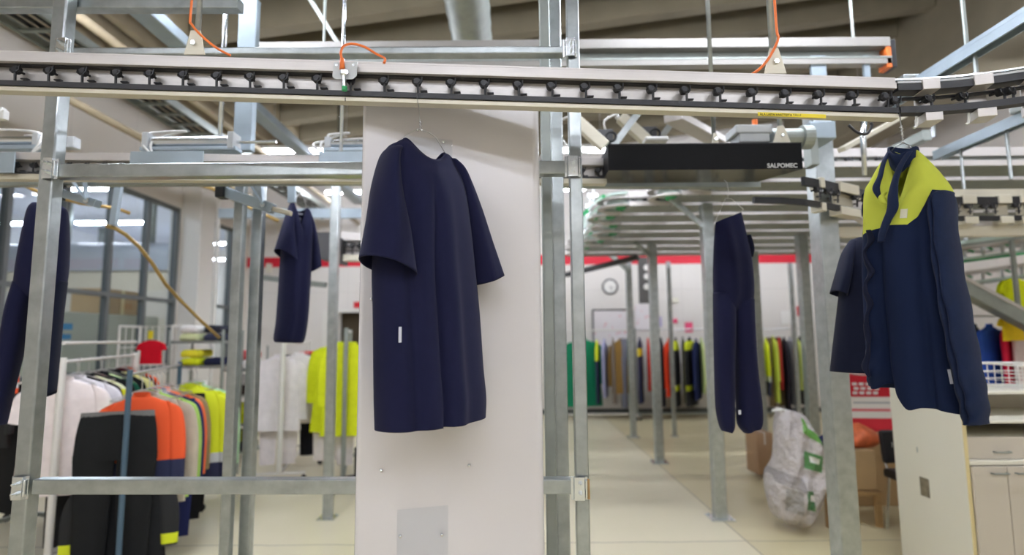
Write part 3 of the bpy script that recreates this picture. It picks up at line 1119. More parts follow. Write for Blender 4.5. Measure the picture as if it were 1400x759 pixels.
# --- rear conveyor curve right of the black box
cp = [(1030, 2.78), (1070, 2.80), (1100, 2.84), (1130, 2.92), (1160, 3.03), (1190, 3.16), (1220, 3.27), (1255, 3.36), (1300, 3.42), (1350, 3.43), (1400, 3.42), (1450, 3.40)]
def yk(px, Y): return Vector((P(px, 250, Y).x, Y, 2.30 + (0.03 if px > 1250 else 0)))
kp = [yk(*c) for c in cp]
t = thing('conveyor_curve', 'rear conveyor bend with black hooks leaving the black cover and passing behind the jacket', 'conveyor', (1.7, 3.0, 2.2))
b_ = MB(); b_.sweep(kp[2:], (0, .02, .02, .065)); b_.build('top_guide', M['black'], t)
b_ = MB(); b_.sweep(kp, (0, .02, -.085, -.055)); b_.build('bottom_guide', M['black'], t)
for a, b2 in ((1120, 1126), (1146, 1172), (1230, 1250), (1314, 1332), (1362, 1380), (1392, 1402)):
    f = lambda px: min(cp, key=lambda c: abs(c[0] - px))[1]
    def Yat(px):
        for (x0, y0), (x1, y1) in zip(cp, cp[1:]):
            if x0 <= px <= x1:
                return y0 + (y1 - y0) * (px - x0) / (x1 - x0)
        return cp[-1][1]
    ia, ib = yk(a, Yat(a)), yk(b2, Yat(b2))
    g = MB(); g.sweep([ia, ib], (-.01, .06, .02, .075)); g.sweep([ia, ib], (-.01, .06, -.105, -.06)); g.sweep([ia, ib], (.03, .04, -.06, .02)); g.build('bracket', M['alu_beige'], t, bevel=0.003)
b_ = MB(); b_.sweep([kp[9] + Vector((-1.0, .06, 0)), kp[9] + Vector((.5, .06, 0))], (0, .04, .075, .13)); b_.sweep([kp[9] + Vector((-1.0, .06, 0)), kp[9] + Vector((.5, .06, 0))], (0, .05, -.17, -.105)); b_.build('outer_rail', M['alu_beige'], t)
pp, rr = [], []
for px in (1118, 1132, 1142, 1168, 1182, 1200, 1306, 1322, 1344, 1356, 1388, 1410):
    pp.append(yk(px, Yat(px)) + Vector((0, .01, 0.01))); rr.append(0.4 if px < 1250 else 0)
add_hooks(t, pp, rr, 1.25)
# ================================================================== garments
class Plane:
    """upright plane of a hanging garment: u across, v up, front towards the viewer"""

    def __init__(s, px, py, Y, deg, root=None):
        s.c = P(px, py, Y)
        a = math.radians(deg)
        s.u = Vector((math.cos(a), math.sin(a), 0))
        s.n = Vector((math.sin(a), -math.cos(a), 0))      # front normal
        if s.n.dot(EYE - s.c) < 0:
            s.n = -s.n
        s.rot = a

    def loc(s, px, py):
        d = ray(px, py)
        t = (s.c - EYE).dot(s.n) / d.dot(s.n)
        q = EYE + d * t - s.c
        return q.dot(s.u), q.z


def cr(p0, p1, p2, p3, t):
    return 0.5 * ((2 * p1) + (-p0 + p2) * t + (2 * p0 - 5 * p1 + 4 * p2 - p3) * t * t + (-p0 + 3 * p1 - 3 * p2 + p3) * t ** 3)


def resample(secs, rows):
    """secs: tuples of numbers; smooth spline through them"""
    n = len(secs) - 1
    out = []
    for i in range(rows + 1):
        s = i / rows * n
        k = min(int(s), n - 1)
        t = s - k
        g = lambda j: secs[max(0, min(n, j))]
        out.append(tuple(cr(g(k - 1)[q], g(k)[q], g(k + 1)[q], g(k + 2)[q], t) for q in range(len(secs[0]))))
    return out


def cloth(secs, rows=40, seg=56, fold=None, expo=0.8, dip=None):
    """local-frame loft of a hung cloth tube. sec = (ax, az, bx, bz, front depth, back depth, y0)
    fold(q, t, s) -> extra depth; dip(q, t, s) -> extra drop"""
    R = resample(secs, rows)
    rings = []
    for i, (ax, az, bx, bz, tf, tb, y0) in enumerate(R):
        t = i / rows
        ring = []
        for j in range(seg):
            th = 2 * PI * j / seg
            c, s = math.cos(th), math.sin(th)
            k = (c + 1) / 2
            x = bx * k + ax * (1 - k)
            z = bz * k + az * (1 - k)
            d = (abs(s) ** expo) * (tf if s > 0 else tb)
            y = y0 - d if s > 0 else y0 + d
            if fold:
                y -= fold(c, t, s) * abs(s) ** 0.5
            if dip:
                z -= dip(c, t, s)
            ring.append(Vector((x, y, z)))
        rings.append(ring)
    return rings


def folds(seed, amp, n=4, f0=2.0, f1=7.0):
    r = random.Random(seed)
    ws = [(r.uniform(f0, f1), r.uniform(0, 6.28), r.uniform(-1.5, 1.5), r.uniform(.4, 1)) for _ in range(n)]

    def f(q, t, s):
        tot = 0
        for fr, ph, sl, w in ws:
            tot += w * math.sin(fr * q + ph + sl * t + (1.7 if s < 0 else 0))
        return amp * (0.25 + 0.75 * t) * tot / n * 1.6
    return f


def garment_root(pl, name, label, cat, group=None):
    ang = math.atan2(pl.u.y, pl.u.x)
    if Vector((math.sin(ang), -math.cos(ang), 0)).dot(pl.n) < 0:
        ang += PI
    return thing(name, label, cat, pl.c, ang, group)


def px_secs(pl, rows):
    """rows: ((ax,ay),(bx,by),tf,tb,y0) in photograph pixels -> local sections"""
    out = []
    for a, b, tf, tb, y0 in rows:
        x0, z0 = pl.loc(*a)
        x1, z1 = pl.loc(*b)
        out.append((x0, z0, x1, z1, tf, tb, y0))
    return out


def cloth_part(name, secs, m, parent, rows=40, seg=56, fold=None, expo=0.8, dip=None, solid=0.003, cap1=False):
    g = MB(); g.loft(cloth(secs, rows, seg, fold, expo, dip), cap1=cap1)
    o = g.build(name, m, parent, world=False, smooth=True)
    if solid:
        md = o.modifiers.new('solid', 'SOLIDIFY'); md.thickness = solid; md.offset = 0
    return o


def surface_tag(o, pl, px, py, w, h, m, name, parent, lean=0.0):
    """thin label sewn on the front of a part"""
    me = o.data
    bv = BVHTree.FromPolygons([v.co.copy() for v in me.vertices], [tuple(p.vertices) for p in me.polygons])
    x, z = pl.loc(px, py)
    hit = bv.ray_cast(Vector((x, -1, z)), Vector((0, 1, 0)))
    if hit[0] is None:
        return
    p, nrm = hit[0], hit[1]
    if nrm.y > 0:
        nrm = -nrm
    ux = Vector((1, 0, 0)); ux = (ux - nrm * ux.dot(nrm)).normalized()
    uz = nrm.cross(ux).normalized()
    if uz.z < 0:
        uz = -uz
    c = p + nrm * 0.004
    rot = Matrix((ux, -nrm, uz)).transposed() @ Matrix.Rotation(lean, 3, 'Y')
    g = MB(); g.box(c, (w, 0.0025, h), rot)
    return g.build(name, m, parent, world=False)


def wire_hanger(pts, r, label, m='steel_thin', coil=None, group=None):
    g = MB(); g.tube(pts, r, 6)
    if coil:
        a, b, n, cr_ = coil
        cp_ = [a + (b - a) * (k / (n * 8)) + Vector((cr_ * math.cos(k * PI / 4), cr_ * math.sin(k * PI / 4), 0)) for k in range(n * 8 + 1)]
        g.tube(cp_, r * 1.1, 5)
    return tag(g.build('wire_hanger', M[m], smooth=True), label, 'hanger', group)


# ------------------------------------------------ large navy tunic
pl = Plane(588, 400, 1.72, 46)
tT = garment_root(pl, 'tunic', 'large navy short-sleeved tunic hanging in front of the white panel', 'tunic')
secs = px_secs(pl, [
    ((553, 190), (606, 210), .035, .035, 0),
    ((544, 194), (612, 214), .05, .05, 0),
    ((530, 204), (620, 228), .06, .06, 0),
    ((525, 240), (628, 258), .085, .08, 0),
    ((519, 300), (634, 310), .10, .09, 0),
    ((514, 370), (641, 372), .10, .09, 0),
    ((515, 430), (647, 430), .10, .09, 0),
    ((516, 500), (651, 500), .105, .095, 0),
    ((517, 550), (654, 540), .11, .10, 0),
    ((518, 590), (653, 567), .11, .10, 0)])


def tunic_fold(q, t, s):
    base = folds(3, 0.012, 4, 2, 6)(q, t, s)
    if s > 0:
        k = max(0.0, min(1.0, (t - .3) / .3))
        base -= 0.034 * k * math.exp(-((q + 0.17) / 0.045) ** 2)
        base += 0.02 * k * math.exp(-((q - 0.08) / 0.16) ** 2)
        base -= 0.02 * k * math.exp(-((q + 0.62) / 0.1) ** 2)
    return base


def tunic_dip(q, t, s):
    e = max(0.0, 1 - (t / .4) ** 2)
    return e * (0.05 if s > 0 else 0.075) * max(0, 1 - q * q)


body = cloth_part('body', secs, M['navy'], tT, 90, 96, tunic_fold, dip=tunic_dip)
ls = px_secs(pl, [((536, 201), (542, 208), .04, .04, -.0), ((527, 208), (534, 226), .055, .05, -.005), ((511, 252), (533, 268), .07, .065, -.02), ((499, 300), (541, 318), .08, .07, -.03), ((487, 352), (550, 381), .085, .075, -.035)])
cloth_part('sleeve', ls, M['navy'], tT, 36, 48, folds(11, .006, 3), 0.9)
rs = px_secs(pl, [((606, 218), (620, 225), .04, .04, 0), ((615, 238), (627, 240), .06, .06, 0), ((624, 290), (645, 284), .07, .06, .0), ((635, 340), (662, 332), .07, .06, .0), ((645, 391), (677, 376), .075, .065, .0)])
cloth_part('sleeve', rs, M['navy'], tT, 36, 48, folds(12, .006, 3), 0.9)
surface_tag(body, pl, 528.5, 458, 0.008, 0.043, M['label_white'], 'side_label', tT)
# neckline binding
nk = MB(); nk.tube(cloth(secs, 90, 96, tunic_fold, dip=tunic_dip)[0], 0.0035, 6, closed=True); nk.build('neck_binding', M['navy'], tT, world=False, smooth=True)
tp = lambda px, py, o=0.0: pl.c + pl.u * pl.loc(px, py)[0] + Vector((0, 0, pl.loc(px, py)[1])) + pl.n * o
wire_hanger([P(570, 128, 1.725), P(570, 133, 1.72), tp(573, 150), tp(574, 176), tp(566, 179), tp(556, 184), tp(536, 200)], 0.0013, 'thin steel hanger with twisted neck holding the large navy tunic', coil=(tp(574.5, 164), tp(575, 179), 3, .003))
g = MB(); g.tube([tp(576, 178), tp(586, 181), tp(596, 188), tp(612, 215)], 0.0013, 6)
g2 = tag(g.build('wire_hanger', M['steel_thin'], smooth=True), 'right arm of the steel hanger inside the large navy tunic', 'hanger')
# join the two arms into the one hanger
h0 = [o for o in COL.objects if o.name == 'wire_hanger'][0]
g2.parent = h0; g2.location = g2.location - h0.location; g2.name = 'hanger_arm'
for kk in ('label', 'category'):
    del g2[kk]

# ------------------------------------------------ yellow and navy jacket
pl = Plane(1255, 400, 1.70, -62)
tJ = garment_root(pl, 'work_jacket', 'navy work jacket with yellow shoulders hanging open at right', 'jacket')


def yoke_material():
    m, nt, b = nodes_of('yellow_yoke_over_navy')
    xyz = obj_xyz(nt)
    pts = [(1180, 260), (1186, 263), (1192, 330), (1194, 323), (1214, 316), (1232, 311), (1262, 310.5), (1272, 300), (1281, 280), (1287, 262), (1310, 262)]
    lx = [pl.loc(*p) for p in pts]
    fc = nt.nodes.new('ShaderNodeFloatCurve')
    x0, x1 = lx[0][0], lx[-1][0]
    zs = [z for _, z in lx]
    z0, z1 = min(zs) - .01, max(zs) + .01
    cv = fc.mapping.curves[0]
    cv.points[0].location = (0, (lx[0][1] - z0) / (z1 - z0))
    cv.points[1].location = (1, (lx[-1][1] - z0) / (z1 - z0))
    for x, z in lx[1:-1]:
        cv.points.new((x - x0) / (x1 - x0), (z - z0) / (z1 - z0))
    for p in cv.points:
        p.handle_type = 'VECTOR'
    fc.mapping.update()
    nt.links.new(math_node(nt, 'DIVIDE', math_node(nt, 'SUBTRACT', xyz[0], x0), x1 - x0), fc.inputs['Value'])
    zb_ = math_node(nt, 'ADD', math_node(nt, 'MULTIPLY', fc.outputs[0], z1 - z0), z0)
    k = math_node(nt, 'GREATER_THAN', xyz[2], zb_)
    # weave
    n = nt.nodes.new('ShaderNodeTexNoise'); n.inputs['Scale'].default_value = 700
    tc = nt.nodes.new('ShaderNodeTexCoord'); nt.links.new(tc.outputs['Object'], n.inputs['Vector'])
    bp = nt.nodes.new('ShaderNodeBump'); bp.inputs['Strength'].default_value = .15; bp.inputs['Distance'].default_value = .01
    nt.links.new(n.outputs['Fac'], bp.inputs['Height']); nt.links.new(bp.outputs['Normal'], b.inputs['Normal'])
    nt.links.new(mix_col(nt, k, lin((23, 33, 60)), lin((192, 199, 76))), b.inputs['Base Color'])
    b.inputs['Roughness'].default_value = .88
    b.inputs['Specular IOR Level'].default_value = .12
    return m


MY = yoke_material()
secs = px_secs(pl, [
    ((1216, 205), (1252, 205), .03, .04, 0),
    ((1208, 216), (1264, 216), .05, .05, 0),
    ((1195, 246), (1286, 240), .065, .06, 0),
    ((1188, 266), (1301, 266), .075, .07, 0),
    ((1188, 310), (1302, 312), .085, .08, 0),
    ((1187, 370), (1306, 380), .09, .085, 0),
    ((1190, 440), (1314, 450), .09, .085, 0),
    ((1194, 500), (1321, 520), .09, .085, 0),
    ((1199, 529), (1327, 567), .09, .08, 0)])


def jk_fold(q, t, s):
    b = folds(21, .022, 5, 3, 9)(q, t, s)
    if s > 0 and t > .35:
        k = (t - .35) / .65
        b -= .03 * k * math.exp(-((q + .35) / .1) ** 2)
        b += .016 * k * math.sin(38 * t + 2 * q) * math.exp(-((q + .62) / .22) ** 2)
        b -= .02 * k * math.exp(-((q - .55) / .08) ** 2)
    return b


def jk_dip(q, t, s):
    z = 0.0
    if s > 0:
        # open V at the front of the neck
        e = max(0.0, 1 - (t / .5) ** 2)
        z += e * 0.155 * math.exp(-((q + .42 * t) / (.75 - .9 * t)) ** 2) if t < .5 else 0
    else:
        z += max(0.0, 1 - (t / .25) ** 2) * .012 * max(0, 1 - q * q)
    if s > 0:
        # open front: hem steps up left of the middle
        h = max(0.0, (t - .8) / .2)
        z -= h * (0.035 * math.exp(-((q + .42) / .25) ** 2) - 0.02 * math.exp(-((q - .1) / .2) ** 2))
    return z


jb = cloth_part('body', secs, MY, tJ, 100, 112, jk_fold, dip=jk_dip)
# sleeves
rs = px_secs(pl, [((1283, 264), (1299, 262), .035, .035, 0), ((1282, 280), (1304, 272), .06, .06, -.02), ((1290, 350), (1315, 350), .065, .06, -.03), ((1302, 430), (1332, 432), .062, .06, -.035), ((1314, 500), (1347, 505), .058, .055, -.035), ((1324, 550), (1356, 552), .05, .05, -.035), ((1329, 578), (1356, 579), .045, .045, -.035)])


def sl_fold(q, t, s):
    return folds(31, .006, 4, 2, 6)(q, t, s) + .005 * math.sin(46 * t + 3 * q) - (.014 * math.exp(-((q + .05) / .14) ** 2) if s > 0 else 0)


cloth_part('sleeve', rs, M['navy_blue'], tJ, 60, 48, sl_fold, .85)
ls = px_secs(pl, [((1185, 264), (1192, 268), .03, .03, .0), ((1183, 285), (1194, 290), .05, .05, .02), ((1183, 350), (1204, 352), .055, .055, .02), ((1183, 430), (1210, 430), .055, .05, .02), ((1184, 500), (1216, 500), .05, .05, .02), ((1185, 527), (1222, 530), .045, .045, .02)])
cloth_part('sleeve', ls, M['navy_blue'], tJ, 50, 48, sl_fold, .85)
# collar band and the two front facings
lp = lambda px, py, y: Vector((pl.loc(px, py)[0], y, pl.loc(px, py)[1]))


def ribbon(pts, ws, th, name, m, parent, nsub=8):
    """flat folded strip through pts (local), half widths ws along x"""
    R = resample([(p.x, p.y, p.z, w) for p, w in zip(pts, ws)], nsub * (len(pts) - 1))
    rings = []
    for x, y, z, w in R:
        ring = []
        for k in range(12):
            a = 2 * PI * k / 12
            ring.append(Vector((x + w * math.cos(a), y - th * math.sin(a), z)))
        rings.append(ring)
    g = MB(); g.loft(rings, True, True)
    return g.build(name, m, parent, world=False, smooth=True)


kx = 1.72 / FPX
ribbon([lp(1221, 209, -.02), lp(1222, 225, -.055), lp(1224, 245, -.082), lp(1221, 262, -.092), lp(1226, 276, -.09)], [3.5 * kx, 3 * kx, 3.5 * kx, 5 * kx, 2.5 * kx], .007, 'front_facing', M['navy_blue'], tJ)
ribbon([lp(1248, 209, -.02), lp(1247, 230, -.062), lp(1246, 252, -.088), lp(1246, 272, -.1), lp(1246, 290, -.102), lp(1238, 306, -.1), lp(1232, 322, -.1), lp(1229, 334, -.098)], [4 * kx, 4 * kx, 4.5 * kx, 6.5 * kx, 7.5 * kx, 6 * kx, 5 * kx, 4 * kx], .008, 'front_facing', M['navy_blue'], tJ)
cs = px_secs(pl, [((1217, 201), (1251, 201), .035, .05, 0), ((1216, 206), (1252, 206), .036, .05, 0), ((1217, 217), (1252, 217), .03, .045, 0)])


def col_dip(q, t, s):
    return (0.03 + .02 * t) * max(0, 1 - q * q) if s > 0 else -0.002


cloth_part('collar', cs, M['navy_blue'], tJ, 10, 64, None, .9, col_dip, .004)
ribbon([lp(1232, 268, -.088), lp(1229, 274, -.094), lp(1233, 281, -.094), lp(1239, 284, -.092)], [3 * kx, 4 * kx, 5 * kx, 3 * kx], .008, 'collar_flap', MY, tJ)
for a, b, nm in (((1231, 214), (1244, 224), 'neck_label'), ((1233, 241), (1243, 250), 'size_label')):
    x0, z0 = pl.loc(*a); x1, z1 = pl.loc(*b)
    g = MB(); g.box2((x0, .030, z1), (x1, .0335, z0)); g.build(nm, M['label_white'], tJ, world=False)
surface_tag(jb, pl, 1257.5, 296, 0.018, 0.027, mat_patches('printed_badge', (214, 212, 190), [(-10, 10, -.004, .004, (60, 60, 50))], ax=(0, 2)), 'chest_badge', tJ, .1)
surface_tag(jb, pl, 1311, 514, 0.007, 0.04, M['label_white'], 'side_label', tJ, -.1)
# ruffled zip placket down the left of the open front
rp_ = []
for k in range(15):
    py = 318 + k * 14
    rp_.append(lp(1209 + 5 * math.sin(k * 1.9) + (2 if k % 3 == 0 else -2), py, -.088 - .006 * math.cos(k * 2.3)))
ribbon(rp_, [3.2 * kx + 1.6 * kx * math.sin(k * 2.1) for k in range(15)], .007, 'zip_placket', M['navy_dark'], tJ, 5)
tp = lambda px, py, o=0.0: pl.c + pl.u * pl.loc(px, py)[0] + Vector((0, 0, pl.loc(px, py)[1])) + pl.n * o
wire_hanger([P(1229.5, 150, 1.745), tp(1231, 165), tp(1233, 180), tp(1234, 196), tp(1226, 199), tp(1219, 206)], 0.0018, 'steel hanger with twisted neck holding the yellow-shouldered jacket', coil=(tp(1232, 172), tp(1234, 196), 5, .0035))
h0 = [o for o in COL.objects if o.name.startswith('wire_hanger')][-1]
g = MB(); g.tube([tp(1235, 196), tp(1243, 199), tp(1249, 206)], 0.0018, 6)
o = g.build('hanger_arm', M['steel_thin'], smooth=True); o.parent = h0; o.location = o.location - h0.location

# ------------------------------------------------ dark tunic behind the jacket
pl = Plane(1165, 420, 2.3, -12)
t = garment_root(pl, 'tunic', 'dark navy short-sleeved tunic half hidden behind the yellow-shouldered jacket', 'tunic')
secs = px_secs(pl, [((1178, 330), (1202, 330), .04, .04, 0), ((1168, 327), (1212, 330), .06, .06, 0), ((1158, 345), (1222, 345), .09, .08, 0), ((1150, 400), (1226, 400), .1, .09, 0), ((1144, 450), (1230, 450), .11, .1, 0), ((1137, 508), (1236, 509), .115, .1, 0)])
b = cloth_part('body', secs, M['navy_dark'], t, 50, 72, folds(41, .022, 4, 4, 9))
ls = px_secs(pl, [((1164, 328), (1170, 334), .04, .04, 0), ((1154, 345), (1163, 355), .06, .06, 0), ((1145, 372), (1158, 380), .07, .065, -.01), ((1137, 399), (1153, 406), .07, .065, -.01)])
cloth_part('sleeve', ls, M['navy_dark'], t, 24, 36, folds(42, .006, 3))
rs = px_secs(pl, [((1208, 330), (1214, 332), .04, .04, 0), ((1220, 350), (1232, 350), .06, .06, 0), ((1224, 405), (1246, 400), .07, .065, 0)])
cloth_part('sleeve', rs, M['navy_dark'], t, 20, 36, folds(43, .006, 3))
tp = lambda px, py, o=0.0: pl.c + pl.u * pl.loc(px, py)[0] + Vector((0, 0, pl.loc(px, py)[1])) + pl.n * o
wire_hanger([tp(1190, 262), tp(1190, 318), tp(1170, 331)], .0016, 'steel hanger of the dark tunic behind the jacket')

# ------------------------------------------------ navy trousers under the black cover
pl = Plane(1005, 430, 2.72, 10)
t = garment_root(pl, 'trousers', 'navy trousers hanging by the waist under the black cover', 'trousers')


def px2(rows):
    return px_secs(pl, rows)


secs = px2([((979, 304), (1013, 290), .012, .012, 0), ((978, 316), (1016, 306), .03, .03, 0), ((977.5, 350), (1024, 350), .06, .06, 0), ((977.5, 390), (1027, 395), .075, .07, 0), ((978.5, 418), (1026.5, 420), .05, .045, 0), ((980, 425), (1025, 430), .02, .02, 0)])
cloth_part('hips', secs, M['navy'], t, 34, 64, folds(51, .016, 4, 3, 7))
l1 = px2([((977.5, 400), (1001, 402), .055, .05, 0), ((977, 440), (1001, 440), .06, .055, -.01), ((978, 500), (1000, 500), .055, .05, -.01), ((980, 555), (1000, 555), .05, .05, -.01), ((984, 580), (1000, 582), .045, .04, -.01), ((988, 589), (997, 591), .035, .03, -.01)])
cloth_part('leg', l1, M['navy'], t, 46, 44, folds(52, .012, 4, 2, 5))
l2 = px2([((1001, 405), (1028, 410), .055, .05, .0), ((1004, 440), (1028, 440), .06, .055, .0), ((1007, 500), (1032, 500), .055, .05, .0), ((1009, 555), (1039, 552), .05, .05, .0), ((1010, 580), (1040, 576), .045, .045, 0), ((1018, 592), (1037, 584), .035, .03, 0)])
cloth_part('leg', l2, M['navy'], t, 46, 44, folds(53, .014, 4, 2, 5))
pk = px2([((1019, 322), (1023, 322), .01, .01, -.02), ((1021, 340), (1027, 340), .02, .02, -.02), ((1022, 352), (1026, 352), .008, .008, -.02)])
cloth_part('hip_pocket', pk, M['navy_dark'], t, 8, 20, None, solid=0, cap1=True)
surf = MB(); x, z = pl.loc(1003, 562); surf.box((x, -.05, z), (.012, .004, .02)); surf.build('hem_label', M['label_white'], t, world=False)
tp = lambda px, py, o=0.0: pl.c + pl.u * pl.loc(px, py)[0] + Vector((0, 0, pl.loc(px, py)[1])) + pl.n * o
wire_hanger([tp(975, 318), tp(977, 305), tp(992, 271), tp(1000, 272), tp(1016, 286), tp(1012, 294)], .0018, 'bent wire hanger holding the navy trousers under the black cover')
h0 = [o for o in COL.objects if o.name.startswith('wire_hanger')][-1]
g = MB(); g.tube([tp(995, 271), tp(996, 262), tp(994, 250), tp(990, 246)], .0018, 6); o = g.build('hook', M['steel_thin'], smooth=True); o.parent = h0; o.location = o.location - h0.location

# ------------------------------------------------ small navy tunic at left
pl = Plane(405, 380, 3.45, 40)
t = garment_root(pl, 'tunic', 'small navy V-neck tunic hanging left of the white panel', 'tunic')
secs = px_secs(pl, [((399, 275), (419, 285), .04, .05, 0), ((395, 284), (423, 292), .06, .07, 0), ((390, 305), (426, 310), .09, .09, 0), ((386, 340), (424, 342), .11, .1, 0), ((382, 400), (421, 400), .11, .1, 0), ((379, 440), (418, 440), .11, .1, 0), ((376, 462), (414, 465), .1, .1, 0), ((378, 468), (410, 469), .08, .08, 0)])


def v_dip(q, t_, s):
    e = max(0.0, 1 - (t_ / .42) ** 2)
    return e * (0.13 * max(0, 1 - abs(q) * (1.1 + 2 * t_)) if s > 0 else 0.03 * max(0, 1 - q * q))


b = cloth_part('body', secs, M['navy'], t, 60, 72, folds(61, .022, 4, 3, 8), dip=v_dip)
ls = px_secs(pl, [((397, 280), (401, 286), .04, .04, 0), ((388, 302), (398, 312), .07, .07, -.02), ((380, 325), (400, 338), .09, .08, -.03), ((374, 342), (404, 363), .09, .085, -.035)])
cloth_part('sleeve', ls, M['navy'], t, 24, 40, folds(62, .008, 3))
rs = px_secs(pl, [((418, 286), (422, 290), .04, .04, 0), ((419, 312), (429, 312), .07, .07, 0), ((420, 345), (434, 342), .08, .08, 0), ((421, 373), (437, 364), .08, .08, 0)])
cloth_part('sleeve', rs, M['navy'], t, 24, 40, folds(63, .008, 3))
for a, b2, nm in (((406, 289), (417, 293), 'neck_label'), ((408, 296), (414, 306), 'size_label')):
    x0, z0 = pl.loc(*a); x1, z1 = pl.loc(*b2)
    g = MB(); g.box2((x0, .035, z1), (x1, .04, z0)); g.build(nm, M['label_white'], t, world=False)
tp = lambda px, py, o=0.0: pl.c + pl.u * pl.loc(px, py)[0] + Vector((0, 0, pl.loc(px, py)[1])) + pl.n * o
wire_hanger([tp(400, 282), tp(406, 268), tp(411, 265), tp(416, 273), tp(420, 288)], .003, 'wire hanger of the small navy V-neck tunic')
h0 = [o for o in COL.objects if o.name.startswith('wire_hanger')][-1]
g = MB(); g.tube([tp(411, 266), tp(411, 258), tp(408, 250)], .003, 6); o = g.build('hook', M['steel_thin'], smooth=True); o.parent = h0; o.location = o.location - h0.location

# ------------------------------------------------ navy trousers at far left
pl = Plane(50, 400, 2.5, 18)
t = garment_root(pl, 'trousers', 'long navy work trousers hanging behind the left post, legs apart', 'trousers')
secs = px_secs(pl, [((45, 277), (86, 283), .02, .02, 0), ((38, 288), (92, 292), .05, .05, 0), ((31, 330), (93, 330), .09, .08, 0), ((24, 375), (91, 370), .1, .09, 0), ((21, 402), (87.5, 400), .07, .06, 0), ((24, 412), (85, 408), .02, .02, 0)])
cloth_part('hips', secs, M['navy'], t, 30, 60, folds(71, .02, 4, 3, 7))
l1 = px_secs(pl, [((22, 385), (52, 388), .07, .07, 0), ((14, 420), (42, 420), .075, .07, -.01), ((4, 470), (33, 472), .07, .07, -.01), ((-8, 525), (20, 530), .07, .06, -.01), ((-16, 575), (8, 580), .065, .06, -.01)])
cloth_part('leg', l1, M['navy'], t, 40, 40, folds(72, .012, 4, 2, 5))
l2 = px_secs(pl, [((52, 385), (90, 385), .07, .07, 0), ((53, 430), (85, 425), .075, .07, 0), ((53, 480), (80, 475), .07, .07, 0), ((53, 546), (75, 536), .07, .06, 0)])
cloth_part('leg', l2, M['navy_dark'], t, 40, 40, folds(73, .012, 4, 2, 5))
tp = lambda px, py, o=0.0: pl.c + pl.u * pl.loc(px, py)[0] + Vector((0, 0, pl.loc(px, py)[1])) + pl.n * o
wire_hanger([tp(48, 280), tp(64, 262), tp(67, 246), tp(69, 262), tp(84, 285)], .002, 'wire hanger behind the left post, holding the long navy trousers')
# ================================================================== upper conveyor above
YU = 3.2
a, b = P(330, 64, YU), P(1217, 50, YU)
zt = b.z
t = thing('overhead_conveyor', 'high conveyor rail running above the near conveyor, ending left of the concrete girder', 'conveyor', (b.x - 1.5, YU, zt - .2))
pth = [Vector((a.x, YU, zt)), Vector((b.x, YU, zt))]
v = YU / FPX
sw([(0, .08, -14 * v, 0)], 'top_rail', 'alu_grey', pth, t, bevel=0.003)
sw([(.06, .07, -38 * v, -14 * v)], 'back_plate', 'galv_dull', pth, t)
sw([(0, .06, -40 * v, -32 * v)], 'bottom_rail', 'alu_grey', pth, t)
sw([(-.002, .03, -32 * v, -29 * v)], 'guide_strip', 'galv_dull', pth, t)
g = MB(); g.box2((b.x - .03, YU, zt - 46 * v), (b.x + .0, YU + .08, zt - 15 * v)); g.build('end_plate', M['orange'], t, bevel=0.003)
g = MB(); g.box2((b.x, YU, zt - 46 * v), (b.x + .03, YU + .09, zt - 4 * v)); g.build('end_cap', M['black'], t, bevel=0.003)
for px in (1184, 1118):
    c = P(px, 90, YU + .02)
    g = MB(); g.bar((c.x, YU + .02, c.z - .13), (c.x, YU + .02, c.z + .06), 0.035 if px > 1150 else .09, 0.02); g.build('support_lug', M['galv_blue'], t)
for px, lb in ((440, 'left'), (1172, 'right')):
    c = P(px, 50, YU)
    g = MB(); g.cyl((c.x, YU + .04, zt), (c.x, YU + .04, soffit(c.x) - .002), 0.008, 8); g.build('suspension_rod', M['galv_dull'], t)
mb = MB(); p0, p1 = P(425, 0, 3.4), P(466, 66, 3.4); d = (p1 - p0); mb.rbar(p0 - d * .6, p1, .05, .03, .006)
tag(mb.build('brace_bar', M['galv_dull']), 'slanting grey brace bar reaching the thin crossbar above the orange-wired sensor', 'brace')

